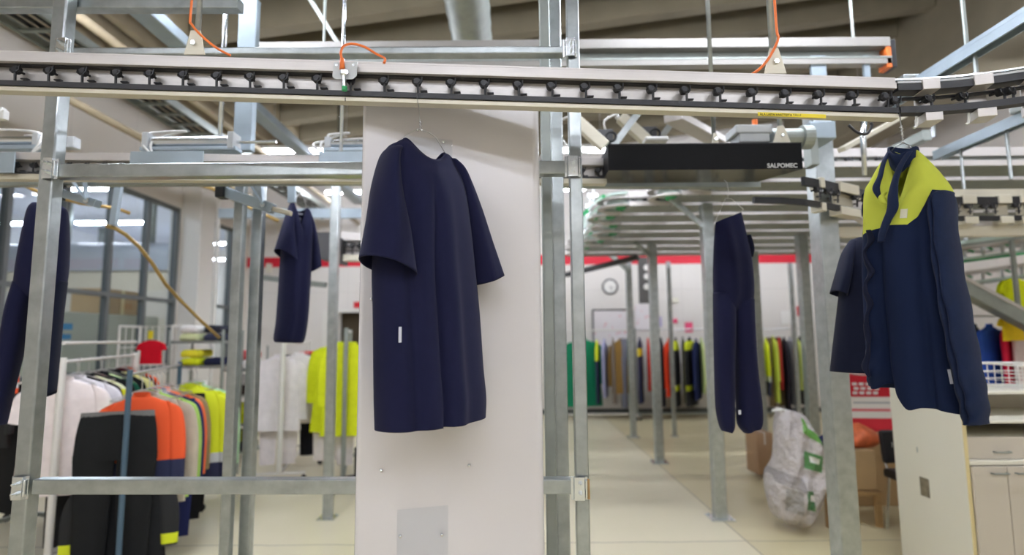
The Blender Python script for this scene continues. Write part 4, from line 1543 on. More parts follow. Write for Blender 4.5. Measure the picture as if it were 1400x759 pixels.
# ================================================================== buffer of parallel storage rails at right
ZD = 2.86
ys = [3.95, 4.33, 4.72, 5.1, 5.52, 5.98, 6.45, 6.95, 7.5, 8.05]
for i, Yr in enumerate(ys):
    xl = 1.15 + 0.10 * math.sin(i * 1.3)
    sp = ((ys + [8.5])[i + 1] - Yr) * .84
    if i < 3:
        xl = 1.95 - .25 * i
    t = thing('storage_rail', 'aluminium storage rail in the parallel rows overhead, between the black cover and the far wall', 'conveyor rail', (3.5, Yr, ZD - .1), 0, 'overhead storage rails')
    rp = [Vector((xl, Yr, ZD)), Vector((7.2, Yr, ZD))]
    sw([(0, .09, -.035, .03)], 'top_rail', 'alu', rp, t, bevel=0.003)
    sw([(.03, .05, -.085, -.035)], 'web', 'galv_dull', rp, t)
    sw([(-.02, sp - .02, -.105, -.095)], 'drip_tray', 'galv_dull', rp, t, bevel=0.003)
    sw([(-.03, -.02, -.115, -.075)], 'tray_edge', 'alu', rp, t)
    sw([(.12, .15, -.09, -.06)], 'guide_strip', 'black_rubber', rp, t)
    rt_ = min(.2, sp * .5)
    # turn at the left end
    arc = [Vector((xl - rt_ * 1.3 * math.sin(k * PI / 10), Yr + .03 + rt_ - rt_ * math.cos(k * PI / 10), ZD)) for k in range(11)]
    g = MB(); g.sweep(arc, (-.03, .03, -.03, .02)); g.sweep(arc, (-.03, .03, -.1, -.085)); g.build('end_turn', M['alu'], t)
    g = MB(); c = Vector((xl - .02, Yr + .03 + rt_, ZD - .045)); g.tube([c + Vector((0, 0, -.02)), c + Vector((0, 0, .02))], rt_ * .82, 20); g.build('turn_wheel', M['clear_green'], t)
    g = MB(); g.tube([c + Vector((0, 0, -.05)), c + Vector((0, 0, -.025))], .06, 14); g.build('wheel_hub', M['green'], t)
    add_hooks(t, [Vector((xl + .05 + .11 * k, Yr + .01, ZD - .055)) for k in range(7 if i < 6 else 3)], 0, 1.4)
for i, X in enumerate((1.75, 2.9, 4.1, 5.4)):
    mb = MB(); mb.rbar((X, 3.8, ZD + .07), (X, 8.5, ZD + .07), .06, .07, .006)
    tag(mb.build('carrier_beam', M['galv_dull']), 'galvanised beam lying across the storage rails, %s' % ['above the farther aisle columns, leftmost', 'right of the navy trousers', 'above the shelves at right', 'rightmost, above the white cabinet'][i], 'beam')
# messy green-white transfer loops left of the rails
rr = random.Random(5)
for i in range(7):
    Yq = 4.9 + .45 * i
    x0 = .62 + .035 * i
    t = thing('transfer_chute', 'pale translucent transfer chute with green clips, left end of the storage rails', 'chute', (x0, Yq, 2.6), 0, 'transfer chutes beside the storage rails')
    arc = [Vector((x0 + .42 - .42 * math.cos(k * PI / 16), Yq + .1 * k / 8, ZD - .02 - .32 * (1 - math.sin(k * PI / 16)))) for k in range(9)]
    g = MB(); g.sweep(arc, (-.04, .04, -.012, .012)); g.build('chute_strip', M['clear_green'], t)
    for k in (2, 5):
        g = MB(); c = arc[k]; g.box(c + Vector((0, -.03, .0)), (.07, .02, .035), Matrix.Rotation(-.6, 3, 'Y')); g.build('clip', M['green'], t, bevel=0.003)
    g = MB(); c = arc[4]; g.cyl(c + Vector((0, .02, .0)), c + Vector((0, .02, .16)), .012, 8); g.box(c + Vector((0.02, .02, .18)), (.1, .05, .05)); g.build('cylinder', M['zinc'], t, bevel=0.003)
    g = MB(); g.tube(spline([c + Vector((0, .02, .2)), c + Vector((-.1, .03, .26)), c + Vector((-.16, .04, .14)), c + Vector((-.05, .05, .02))]), .006, 6); g.build('air_hose', M['white_plastic'], t)

# braces below the beam
def brace(a, Ya, b, Yb, w, label, m='galv'):
    mb = MB(); mb.rbar(P(a[0], a[1], Ya), P(b[0], b[1], Yb), w, w * .7, .004, up=Vector((0, 1, 0)))
    return tag(mb.build('diagonal_brace', M[m]), label, 'brace')


brace((905, 260), 4.95, (961, 309), 4.95, .045, 'diagonal galvanised brace against the column left of the navy trousers')
brace((848, 312), 7.1, (889, 350), 7.1, .05, 'diagonal galvanised brace against the second aisle column', 'galv_dull')
brace((820, 336), 8.85, (862, 372), 8.85, .07, 'diagonal grey brace against the farthest aisle column', 'galv_dull')
brace((1190, 300), 3.45, (1128, 262), 3.35, .09, 'wide slanting grey plate behind the thick column', 'alu')
# zinc channels running back at right
for (px, py, X, y0, y1, lb) in ((1332, 62, 2.25, 1.1, 3.3, 'upper bluish zinc channel slanting back over the near conveyor curve at right'), (1352, 178, 3.0, 2.0, 3.85, 'lower bluish zinc channel slanting back behind the near conveyor curve')):
    c = PX(px, py, X)
    t = thing('strut_channel', lb, 'channel', (X, y0, c.z))
    mb = MB(); mb.bar((X, y0, c.z), (X, y1, c.z), .07, .02); mb.bar((X - .03, y0, c.z - .025), (X - .03, y1, c.z - .025), .008, .06); mb.bar((X + .03, y0, c.z - .025), (X + .03, y1, c.z - .025), .008, .06); mb.build('channel', M['galv_blue'], t)
    for yy in ((2.6, 2.9) if X < 2.5 else (3.3, 3.65)):
        mb = MB(); mb.cyl((X, yy, c.z - .35), (X, yy, c.z), .01, 8); mb.build('drop_rod', M['galv'], t)
    mb = MB(); mb.box2((X - .06, 3.0, c.z + .01), (X + .06, 3.2, c.z + .05)); mb.build('splice_plate', M['galv'], t, bevel=0.003)
    mb = MB(); mb.cyl((X, rib_y(2.7), c.z), (X, rib_y(2.7 if X < 2.5 else 3.4), soffit(X) - .015), .01, 8); mb.build('suspension_rod', M['galv_dull'], t)

# ================================================================== transfer arms on the rear conveyor, left
def transfer_arm(a, b, Y, label, h=11, ext=None):
    p0, p1 = P(a[0], a[1], Y), P(b[0], b[1], Y)
    k = Y / FPX
    t = thing('transfer_slide', label, 'slide arm', (p0.x, Y, min(p0.z, p1.z)))
    g = MB(); g.bar(p0, p1, .05, h * k); g.build('channel', M['galv_blue'], t, bevel=0.003)
    m = lerp(p0, p1, .85)
    for dx in (-40, -14):
        q = P(b[0] + dx, 243, Y)
        g = MB(); g.bar(Vector((q.x, Y - .035, q.z + .03)), Vector((m.x, Y - .035, m.z)), .006, 9 * k, up=Vector((0, 1, 0))); g.build('link_plate', M['galv_blue'], t, bevel=0.002)
    g = MB(); g.cyl(m + Vector((0, -.045, 0)), m + Vector((0, -.03, 0)), .014, 8); g.build('pivot_bolt', M['zinc'], t)
    g = MB(); g.box(p0 + Vector((0, -.01, .005)), (.045, .07, .09)); g.build('end_block', M['black'], t, bevel=0.004)
    if ext:
        q = P(ext[0], ext[1], Y); g = MB(); g.bar(p1, q, .04, 6 * k); g.build('slide_bar', M['alu_beige'], t, bevel=0.003)
    return t


transfer_arm((80, 263), (134, 279), 2.85, 'bluish zinc slide arm sloping down just right of the left post')
transfer_arm((305, 262), (374, 286), 3.0, 'bluish zinc slide arm sloping down to the small navy tunic', 14, (398, 292))
mb = MB(); a, b = P(399, 250, 3.3), P(399, 277, 3.3); mb.bar(a, b, .045, .02, up=Vector((0, 1, 0)));
tag(mb.build('drop_plate', M['galv_blue']), 'bluish drop plate above the small navy tunic', 'plate')
# curved slide rail and its drop rod
g = MB(); a = P(165, 243, 3.3); b = P(155, 308, 3.3); g.bar(a + Vector((0, 0, .03)), b, .04, .03, up=Vector((0, 1, 0)))
tag(g.build('drop_rod', M['galv_blue'], bevel=0.004), 'bluish drop bar holding the upper end of the curved brass slide rail', 'rod')
g = MB(); g.tube([P(145, 309, 3.3), P(157, 312, 3.32), P(172, 321, 3.38), P(190, 337, 3.48), P(208, 360, 3.6), P(226, 388, 3.75), P(248, 412, 3.9), P(272, 436, 4.05), P(300, 462, 4.2)], [.012] * 9, 10)
tag(g.build('slide_rail', M['brass'], smooth=True), 'long bent brass slide rail curving down in front of the windows', 'rail')
g = MB(); g.tube([P(-20, 247, 3.6), P(20, 248, 3.6), P(52, 262, 3.65), P(110, 278, 3.7), P(160, 285, 3.75), P(178, 292, 3.8)], .012, 8)
tag(g.build('slide_rail', M['brass'], smooth=True), 'brass slide rail passing behind the left post at head height', 'rail')
g = MB(); g.tube([P(262, 250, 4.4), P(290, 258, 4.35), P(318, 272, 4.3), P(350, 288, 4.25), P(380, 302, 4.2)], .014, 8)
tag(g.build('slide_rail', M['brass'], smooth=True), 'brass slide rail under the second slide arm, left of the small tunic', 'rail')

# pneumatic units on the rear conveyor
def pneumatic(px, py, Y, label, flip=1, big=False):
    c = P(px, py, Y)
    t = thing('pneumatic_cylinder', label, 'cylinder', c)
    s = 1.4 if big else 1.0
    g = MB(); g.cyl(c + Vector((-.14 * s, 0, .03)), c + Vector((.14 * s, 0, .03)), .022 * s, 14); g.build('barrel', M['zinc'], t, smooth=False)
    for k in (-1, 1):
        g = MB(); g.box(c + Vector((k * .15 * s, 0, .03)), (.03, .06 * s, .06 * s)); g.build('end_cap', M['grey_plastic'], t, bevel=0.004)
    g = MB(); g.cyl(c + Vector((.16 * flip * s, 0, .03)), c + Vector((.3 * flip * s, 0, .03)), .008, 8); g.build('piston_rod', M['zinc'], t)
    g = MB(); g.box(c + Vector((0, 0, -.01)), (.34 * s, .07, .02)); g.build('mount_plate', M['galv_blue'], t, bevel=0.003)
    for k, q in ((-1, 1), (1, .7)):
        g = MB(); g.tube(spline([c + Vector((k * .14 * s, 0, .05)), c + Vector((k * .15 * s, .0, .08 * q)), c + Vector((k * .05, .03, .10 * q)), c + Vector((-.12 * flip, .02, .08 * q)), c + Vector(((-.2 - .02 * k) * flip, -.03, .02)), c + Vector((-.16 * flip, -.05, -.05))]), .006, 8); g.build('air_hose', M['white_plastic'], t, smooth=True)
    return t


pneumatic(262, 203, 2.72, 'pneumatic cylinder with looping white hoses, on the rear conveyor left of the bright lamp', 1, True)
pneumatic(12, 201, 2.7, 'pneumatic cylinder with white hoses at the left edge, on the rear conveyor', -1)
pneumatic(488, 204, 2.9, 'pneumatic cylinder peeking out left of the white panel', 1)
g = MB(); c = P(97, 196, 2.9); g.box(c, (.07, .05, .06)); g.cyl(c + Vector((-.05, 0, .015)), c + Vector((-.03, 0, .015)), .014, 8)
tag(g.build('photo_sensor', M['grey_plastic'], bevel=0.004), 'small pale sensor box just right of the left post', 'sensor')
for px, y0, y1, Y, r_, lb in ((300, 143, 203, 2.72, .011, 'bright hanging rod above the looping white hoses'), (466, 146, 207, 2.75, .009, 'bright hanging rod left of the white panel'), (459, 250, 340, 5.9, .02, 'thin pinkish rod behind the small tunic, over the grey drive unit')):
    g = MB(); a, b = P(px, y0 - 60, Y), P(px, y1, Y); g.tube([Vector((b.x, Y, a.z + .5)), Vector((b.x, Y, b.z))], r_, 10)
    tag(g.build('suspension_rod', M['zinc'], smooth=True), lb, 'rod')
g = MB(); a, b = P(322, 140, 2.95), P(344, 206, 2.95); g.box2((a.x, 2.94, b.z), (b.x, 2.99, a.z + .6)); 
tag(g.build('hanger_plate', M['galv_blue'], bevel=0.004), 'wide bluish zinc plate hanging left of the bright lamp', 'plate')
g = MB(); g.tube([P(1, 153, 2.4), P(6, 153, 2.4)], .02, 10); g.box(P(1, 158, 2.4), (.05, .03, .04))
tag(g.build('cable_clip', M['white_plastic'], bevel=0.003), 'white cable clip at the left edge under the near conveyor', 'clip')

# clutter of drives above the middle: sprocket unit behind the conveyor
for (px, py, Y, lb) in ((806, 182, 3.4, 'slanting valve unit with hoses between the posts and the black cover'), (868, 178, 3.6, 'valve unit with chain guard behind the black cover')):
    c = P(px, py, Y)
    t = thing('drive_unit', lb, 'machine', c)
    R45 = Matrix.Rotation(-.8, 3, 'Y')
    g = MB(); g.box(c, (.07, .06, .26), R45); g.build('arm', M['alu_beige'], t, bevel=0.004)
    g = MB(); g.box(c + Vector((.1, .05, -.02)), (.1, .08, .1)); g.build('valve_block', M['dark_grey'], t, bevel=0.004)
    g = MB(); g.cyl(c + Vector((-.12, 0, .1)), c + Vector((.0, 0, -.02)), .018, 10); g.build('cylinder', M['zinc'], t)
    g = MB(); g.tube([c + Vector((.13 + .03 * math.cos(k * PI / 6), -.02, -.03 + .03 * math.sin(k * PI / 6))) for k in range(12)], .008, 6, closed=True); g.build('chain_wheel', M['black'], t)
    g = MB(); g.tube(spline([c + Vector((-.1, 0, .12)), c + Vector((-.2, .02, .06)), c + Vector((-.12, 0, -.1)), c + Vector((.05, 0, -.14))]), .007, 6); g.build('air_hose', M['white_plastic'], t)
    g = MB(); g.bar(c + Vector((.12, 0, -.12)), c + Vector((.36, 0, .2)), .04, .03, up=Vector((0, 1, 0))); g.build('lever', M['galv'], t)
    g = MB(); g.box(c + Vector((.14, -.02, -.12)), (.08, .03, .025)); g.build('guide_clip', M['green'], t)
g = MB(); a, b = P(880, 196, 2.95), P(911, 190, 2.95); g.box2((a.x, 2.9, a.z), (b.x, 3.0, b.z)); 
tag(g.build('lamp_cover', M['white_plastic'], bevel=0.008), 'small pale cover lying on the black cover, left of the pinkish rod', 'cover')
g = MB(); g.bar(P(920, 160, 3.4), P(1010, 208, 4.4), .12, .05); tag(g.build('diagonal_brace', M['alu'], bevel=0.004), 'wide aluminium rail slanting down behind the black cover', 'rail')
g = MB(); g.bar(P(1250, 150, 3.6), P(1150, 205, 3.3), .05, .03); tag(g.build('diagonal_brace', M['alu_beige'], bevel=0.004), 'beige bar slanting down under the near conveyor, left of the jacket hanger', 'brace')
# control box with a white and black rail behind the small tunic
t = thing('conveyor_drive', 'dark grey drive box with a hooked rail, right of the small navy tunic', 'drive', P(448, 357, 5.8))
a, b = P(431, 352, 5.8), P(467, 317, 5.8)
g = MB(); g.prism([(0, 0), ((b.x - a.x) * .95, -.06), (b.x - a.x, (b.z - a.z) * .75), ((b.x - a.x) * .55, b.z - a.z), (0, b.z - a.z)], (a.x, 6.1, a.z), (1, 0, 0), (0, 0, 1), .3); g.build('box', M['dark_grey'], t, bevel=0.01)
g = MB(); c = P(460, 341, 5.75); g.box(c, (.04, .01, .1)); g.build('warning_sticker', M['yellow_sticker'], t)
pth = [P(466, 322, 5.9), Vector((P(530, 322, 6.0).x, 6.0, P(466, 322, 5.9).z))]
sw([(0, .1, -.05, .04)], 'top_rail', 'alu', pth, t, bevel=0.004); sw([(.08, .1, -.2, -.05)], 'back_plate', 'alu', pth, t); sw([(0, .1, -.27, -.2)], 'bottom_rail', 'alu_beige', pth, t, bevel=0.004)
add_hooks(t, [lerp(pth[0], pth[1], (k + .5) / 6) + Vector((0, .02, -.1)) for k in range(6)], 0, 2.2)
g = MB(); g.bar(P(300, 292, 6.4), P(520, 292, 6.4), .05, .11); tag(g.build('crossbar', M['galv_blue']), 'pale horizontal beam behind the small navy tunic, at the grey drive height', 'beam')
g = MB(); g.bar(P(345, 378, 6.6), P(445, 390, 6.4), .06, .06); tag(g.build('crossbar', M['galv_dull']), 'pale horizontal rail behind the small navy tunic, below the drive box', 'rail')
# ================================================================== garment racks in the background
PR = {}


def proto_part(kind, name, secs, rows, seg, fold=None, expo=.8, dip=None):
    g = MB(); g.loft(cloth(secs, rows, seg, fold, expo, dip))
    o = g.build('tmp', M['navy'], None, origin=(0, 0, 0), smooth=True)
    me = o.data
    bpy.data.objects.remove(o)
    me.materials.clear(); me.materials.append(None)
    PR.setdefault(kind, []).append((name, me))


# local frame: origin = rail level, z down to the garment; x across the shoulders; front = -y
def build_proto(kind, L=0.78, w=.25, sleeve=.62, hemw=.27, th=.06, collar=True):
    s = [(-.06, -.13, .06, -.13, .04, .04, 0), (-.12, -.15, .12, -.15, .05, .05, 0), (-w + .04, -.19, w - .04, -.19, th, th, 0), (-w, -.28, w, -.28, th * 1.3, th * 1.2, 0), (-w, -.5, w, -.5, th * 1.4, th * 1.3, 0), (-hemw, -.13 - L, hemw, -.13 - L, th * 1.5, th * 1.3, 0)]
    proto_part(kind, 'body', s, 22, 28, folds(len(kind) * 7 + int(L * 10), .018, 4, 3, 7), dip=lambda q, t, s_: max(0, 1 - t * 8) * .05 * max(0, 1 - q * q) if s_ > 0 else 0)
    for k in (-1, 1):
        a = [(k * (w - .07), -.165, k * (w - .03), -.185, .04, .04, 0), (k * (w - .05), -.25, k * (w + .05), -.24, .06, .06, 0)]
        if sleeve > .4:
            a += [(k * (w - .03), -.45, k * (w + .09), -.44, .06, .06, -.01), (k * (w - .01), -.17 - sleeve, k * (w + .09), -.17 - sleeve + .01, .05, .05, -.02)]
        else:
            a += [(k * (w - .02), -.2 - sleeve, k * (w + .11), -.17 - sleeve, .07, .07, -.01)]
        if k < 0:
            a = [(q[2], q[3], q[0], q[1]) + q[4:] for q in a]
        proto_part(kind, 'sleeve', a, 14, 16, folds(5 + k, .008, 3))
    if collar:
        proto_part(kind, 'collar', [(-.06, -.105, .06, -.105, .04, .05, 0), (-.07, -.15, .07, -.15, .045, .045, 0)], 3, 20, None, .8, lambda q, t, s_: .035 * max(0, 1 - q * q) if s_ > 0 else 0)


build_proto('jacket', .74, .25, .6)
build_proto('coat', 1.0, .26, .64, .31, .07)
build_proto('tee', .66, .24, .22, .25, .05, False)
build_proto('tunic', .8, .25, .24, .28, .06, True)
build_proto('tall_coverall', 1.25, .25, .6, .24, .08)
TR = [(-.2, -.13, .2, -.13, .03, .03, 0), (-.22, -.25, .22, -.25, .06, .06, 0), (-.23, -.42, .23, -.42, .07, .07, 0)]
proto_part('trousers', 'hips', TR, 10, 28, folds(3, .012))
for k in (-1, 1):
    a = [(.0, -.38, .23, -.38, .07, .07, 0), (.015, -.7, .215, -.7, .065, .065, 0), (.03, -1.12, .2, -1.12, .06, .06, 0)]
    if k < 0:
        a = [(-q[2], q[3], -q[0], q[1]) + q[4:] for q in a]
    proto_part('trousers', 'leg', a, 16, 20, folds(8 + k, .014, 3, 2, 5))
proto_part('trousers', 'waistband', [(-.2, -.115, .2, -.115, .03, .03, 0), (-.205, -.155, .205, -.155, .034, .034, 0)], 2, 24)
hg = MB()
hg.tube([(.012, 0, .0), (.01, 0, .012), (-.004, 0, .016), (-.014, 0, .006), (-.01, 0, -.01), (0, 0, -.03), (0, 0, -.09), (-.1, 0, -.125), (-.19, 0, -.165), (.19, 0, -.165), (.1, 0, -.125), (0, 0, -.09)], .004, 5)
_h = hg.build('tmp', M['steel_thin'], None, origin=(0, 0, 0)); HGM = _h.data; bpy.data.objects.remove(_h)

CM = {}


def cmat(c):
    if isinstance(c, str):
        return CMB[c]
    if c not in CM:
        CM[c] = mat('cloth_%d_%d_%d' % c, c, .88, 0, .07, 14, spec=.2)
    return CM[c]


LIME, ORG, NAV, BLK, SIL = (222, 232, 40), (240, 92, 44), (36, 42, 74), (32, 33, 35), (200, 204, 204)
CMB = {
    'hv_navy': mat_bands('lime_with_navy_hem', LIME, [(-.68, -.61, SIL), (-3, -.68, NAV)]),
    'hv_black': mat_bands('lime_over_black', LIME, [(-3, -.5, BLK)]),
    'hv_silver': mat_bands('lime_with_silver_band', LIME, [(-.66, -.6, SIL), (-.5, -.44, SIL)]),
    'hvo_navy': mat_bands('orange_with_navy_hem', ORG, [(-3, -.56, NAV)]),
    'hvo_black': mat_bands('orange_with_black_lower_half', ORG, [(-3, -.46, BLK), (-.42, -.38, SIL)]),
    'black_lime': mat_bands('black_with_lime_cuff', BLK, [(-.745, -.65, LIME)]),
    'navy_lime': mat_bands('navy_with_lime_yoke', NAV, [(-.36, 0, LIME)]),
    'navy_yellow': mat_bands('navy_with_yellow_chest_band', NAV, [(-.4, -.28, (232, 210, 50))]),
    'lime_stripe': mat_bands('lime_and_white_shirt', (226, 232, 190), [(-.3, -.24, LIME), (-.42, -.36, LIME), (-3, -.5, LIME)]),
    'black_dots': mat_bands('black_with_lime_hem_band', BLK, [(-.9, -.82, LIME), (-.3, -.16, LIME)]),
}
NTAG = []


def hang(kind, name, label, cat, loc, rot, col, parts=None, s=1.0, group=None, sz=None, hanger=None):
    t = thing(name, label, cat, loc, rot, group)
    parts = parts or {}
    for pn, me in PR[kind]:
        o = link(bpy.data.objects.new(pn, me))
        o.parent = t
        m = cmat(parts.get(pn, col))
        o.material_slots[0].link = 'OBJECT'
        o.material_slots[0].material = m
    sz = sz or (s, s, s)
    t.scale = (sz[0], sz[1] * (.4 if kind != 'trousers' else .45), sz[2])
    if hanger:
        h = link(bpy.data.objects.new('wire_hanger', HGM)); h.location = loc; h.rotation_euler = (0, 0, rot)
        tag(h, hanger, 'hanger', 'hangers: ' + hanger)
    NTAG.append(t)
    return t


def rack(name, label, p0, p1, z, m, w=.45, post=.03, rail=.022, base=True, low=None):
    p0, p1 = Vector(p0), Vector(p1)
    d = (p1 - p0); d.z = 0; d.normalize()
    n = Vector((-d.y, d.x, 0))
    t = thing(name, label, 'clothes rack', ((p0 + p1) / 2).xy.to_3d(), 0)
    for p in (p0, p1):
        g = MB(); g.tube([(p.x, p.y, .08), (p.x, p.y, z + .03)], post / 2, 10); g.build('upright', m, t)
        if base:
            g = MB(); g.bar((p.x - n.x * w / 2, p.y - n.y * w / 2, .09), (p.x + n.x * w / 2, p.y + n.y * w / 2, .09), .035, .03); g.build('foot', m, t, bevel=0.004)
            for k in (-1, 1):
                c = p + n * (k * w * .47)
                g = MB(); g.cyl((c.x - d.x * .012, c.y - d.y * .012, .032), (c.x + d.x * .012, c.y + d.y * .012, .032), .032, 14); g.bar((c.x, c.y, .04), (c.x, c.y, .09), .02, .02); g.build('caster', M['black'], t)
    g = MB(); g.tube([(p0.x, p0.y, z), (p1.x, p1.y, z)], rail / 2, 10); g.build('hanging_rail', M['steel_thin'] if m != M['white_paint'] else m, t)
    if base:
        g = MB(); g.bar((p0.x, p0.y, .09), (p1.x, p1.y, .09), .03, .03); g.build('base_bar', m, t)
    if low:
        g = MB(); g.tube([(p0.x, p0.y, z + low), (p1.x, p1.y, z + low)], rail / 2, 10); g.build('top_bar', m, t)
    return t


# ------------------------------------------------ white rack at left (A)
xA0, xA1 = P(85, 500, 4.0).x, P(184, 500, 5.5).x
A0, A1 = Vector((xA0, 4.0, 0)), Vector((xA1, 5.5, 0))
zA = P(90, 494, 4.1).z
rack('clothes_rack', 'white clothes rack at left, full of shirts with the white ones in front', A0, A1, zA, M['white_paint'], .6, .05, .025, low=.13)
dA = (A1 - A0).normalized()
angA = math.atan2(dA.y, dA.x) - PI / 2
lA = [
    ('tunic', 'tunic', 'white short-sleeved tunic, frontmost on the white rack at left', 'tunic', (238, 228, 226)),
    ('tunic', 'tunic', 'second white tunic on the white rack, just behind the frontmost', 'tunic', (236, 232, 236)),
    ('tee', 't_shirt', 'crimson red shirt with white trim behind the two white tunics', 'shirt', (196, 30, 62)),
    ('tee', 't_shirt', 'lime and white striped shirt behind the crimson shirt, white rack', 'shirt', 'lime_stripe'),
    ('jacket', 'work_jacket', 'dark green jacket in the middle of the white rack', 'jacket', (26, 84, 66)),
    ('tee', 't_shirt', 'pale green shirt behind the dark green jacket on the white rack', 'shirt', (206, 226, 170)),
    ('jacket', 'work_jacket', 'dark navy jacket behind the pale green shirt on the white rack', 'jacket', NAV),
    ('tee', 't_shirt', 'pale yellow shirt near the far end of the white rack', 'shirt', (226, 220, 150)),
    ('jacket', 'work_jacket', 'maroon jacket near the far end of the white rack', 'jacket', (86, 36, 46)),
    ('jacket', 'work_jacket', 'orange jacket at the far end of the white rack', 'jacket', ORG),
]
for i, (k, n_, lb, ct, c) in enumerate(lA):
    f = .06 + .095 * i
    p = A0 + (A1 - A0) * f
    hang(k, n_, lb, ct, (p.x - .02 + .03 * math.sin(i * 2), p.y, zA), angA + .05 * math.sin(i * 1.7), c, sz=(.93, .93, 1.0), hanger='thin wire hanger on the white rack at left')
# bottoms hanging low on that rack
for i in range(3):
    p = A0 + (A1 - A0) * (.06 + .095 * (1.5 + 2.0 * i))
    hang('tall_coverall', 'coverall', 'black coverall hanging low among the shirts of the white rack, %s' % ['foremost', 'middle one', 'hindmost'][i], 'coverall', (p.x + .02, p.y + .03, zA), angA, (30, 31, 33), sz=(.8, .3, .98))
# orange and black jackets at the far left edge
E = P(8, 600, 4.5)
hang('jacket', 'work_jacket', 'orange and black jacket at the left edge, left of the left post', 'jacket', (E.x - .1, 4.5, 1.62), -.5, 'hvo_black')
hang('jacket', 'work_jacket', 'orange jacket just right of the left post, in front of the white tunics', 'jacket', (P(40, 600, 4.25).x - .02, 4.25, 1.24), -.9, 'hvo_navy', sz=(.7, .7, .9))
hang('coat', 'coat', 'long black coat at the left edge, under the orange and black jacket', 'coat', (E.x - .12, 4.75, 1.3), -.4, BLK)
rack('clothes_rack', 'grey clothes rack at the left edge, mostly hidden by the left post', (E.x - .35, 4.4, 0), (E.x - .2, 5.0, 0), 1.62, M['galv_dull'], .5)

# ------------------------------------------------ blue-grey rack (B)
B0 = Vector((P(172, 600, 3.82).x, 3.82, 0)); B1 = Vector((P(246, 500, 5.25).x, 5.25, 0))
zB = P(182, 511, 3.9).z
rack('clothes_rack', 'blue-grey clothes rack with black trousers and orange and yellow workwear', B0, B1, zB, M['blue_post'], .5, .035, .022)
dB = (B1 - B0).normalized(); angB = math.atan2(dB.y, dB.x) - PI / 2
p = B0 + (B1 - B0) * .045
hang('trousers', 'trousers', 'black work trousers with a grey waistband at the front of the blue-grey rack', 'trousers', (p.x - .08, p.y, zB - .13), angB + .05, (30, 31, 32), {'waistband': (118, 118, 116)}, sz=(1.05, 1.0, 1.05))
lB = [
    ('jacket', 'work_jacket', 'bright orange jacket with navy hem, behind the black trousers', 'jacket', 'hvo_navy', 0.16),
    ('jacket', 'work_jacket', 'dark grey jacket with lime cuffs hanging low behind the black trousers', 'jacket', 'black_lime', 0.1),
    ('jacket', 'work_jacket', 'beige-grey jacket behind the bright orange jacket', 'jacket', (190, 180, 160), 0.24),
    ('jacket', 'work_jacket', 'lime-green jacket in the middle of the blue-grey rack', 'jacket', (176, 214, 110), .3),
    ('jacket', 'work_jacket', 'navy jacket behind the lime-green jacket', 'jacket', (44, 50, 98), .38),
    ('jacket', 'work_jacket', 'coral orange jacket before the yellow jackets on the blue-grey rack', 'jacket', (244, 120, 76), .47),
    ('jacket', 'work_jacket', 'khaki jacket between the coral and the yellow jackets', 'jacket', (156, 140, 104), .56),
    ('jacket', 'work_jacket', 'yellow high-visibility jacket with silver and navy cuffs, blue-grey rack', 'jacket', 'hv_navy', .68),
    ('jacket', 'work_jacket', 'yellow and navy jacket at the far end of the blue-grey rack', 'jacket', 'hv_black', .8),
    ('jacket', 'work_jacket', 'pale mint jacket last on the blue-grey rack', 'jacket', (186, 222, 186), .9),
]
for i, (k, n_, lb, ct, c, f) in enumerate(lB):
    p = B0 + (B1 - B0) * f
    hang(k, n_, lb, ct, (p.x + (.02 if i == 0 else -.04 if i == 1 else .04 if i < 7 else .19), p.y, zB + (-.63 if i == 1 else -.03)), angB + .06 * math.sin(i * 2.3), c, ({'body': BLK, 'collar': BLK} if i == 1 else None), sz=((1.0, 1.0, .72) if i == 1 else (.86, 1.0, 1.04) if i == 0 else (1.0, 1.0, 1.04) if i < 7 else (1.08, 1.2, 1.12)), hanger='thin wire hanger on the blue-grey rack')
for i, (f, lb, c) in enumerate(((.34, 'navy work trousers hanging low under the orange jacket', (40, 46, 92)), (.62, 'black work trousers hanging low under the yellow jackets, nearer pair', (30, 31, 33)), (.74, 'black work trousers hanging low under the yellow jackets, farther pair', (32, 33, 36)))):
    p = B0 + (B1 - B0) * f
    hang('trousers', 'trousers', lb, 'trousers', (p.x + .12, p.y, zB - .1), angB, c, sz=(1.0, .4, 1.0))

# ------------------------------------------------ white rack of whites (C)
C0 = Vector((P(383, 600, 6.35).x, 6.35, 0)); C1 = Vector((P(436, 500, 8.0).x - .15, 8.0, 0))
zC = P(386, 470, 6.4).z
rack('clothes_rack', 'white clothes rack under the small navy tunic, with white garments', C0, C1, zC, M['white_paint'], .55, .06, .03)
dC = (C1 - C0).normalized(); angC = math.atan2(dC.y, dC.x) - PI / 2
lC = [('jacket', 'coat', 'white coat frontmost on the rack under the small navy tunic', 'coat', (236, 230, 232), .08, (.95, 1, 1.12)),
      ('trousers', 'trousers', 'white trousers hanging under the frontmost white coat', 'trousers', (238, 230, 232), .14, (.95, 1, 1.3)),
      ('tunic', 'tunic', 'white tunic with a dark shoulder stripe behind the white coat', 'tunic', (236, 230, 230), .24, (1, 1, 1)),
      ('trousers', 'trousers', 'black trousers behind the white coat on the white rack', 'trousers', (28, 28, 32), .31, (.9, 1, 1.18)),
      ('tunic', 'tunic', 'pink tunic near the middle of the white garment rack', 'tunic', (232, 150, 150), .38, (1, 1, 1)),
      ('jacket', 'work_jacket', 'red jacket near the middle of the white garment rack', 'jacket', (206, 60, 60), .5, (1, 1, 1)),
      ('jacket', 'work_jacket', 'orange-striped jacket far back on the white garment rack', 'jacket', 'hvo_black', .65, (1, 1, 1)),
      ('coat', 'coat', 'white coat far back on the white garment rack', 'coat', (236, 234, 232), .8, (1, 1, 1))]
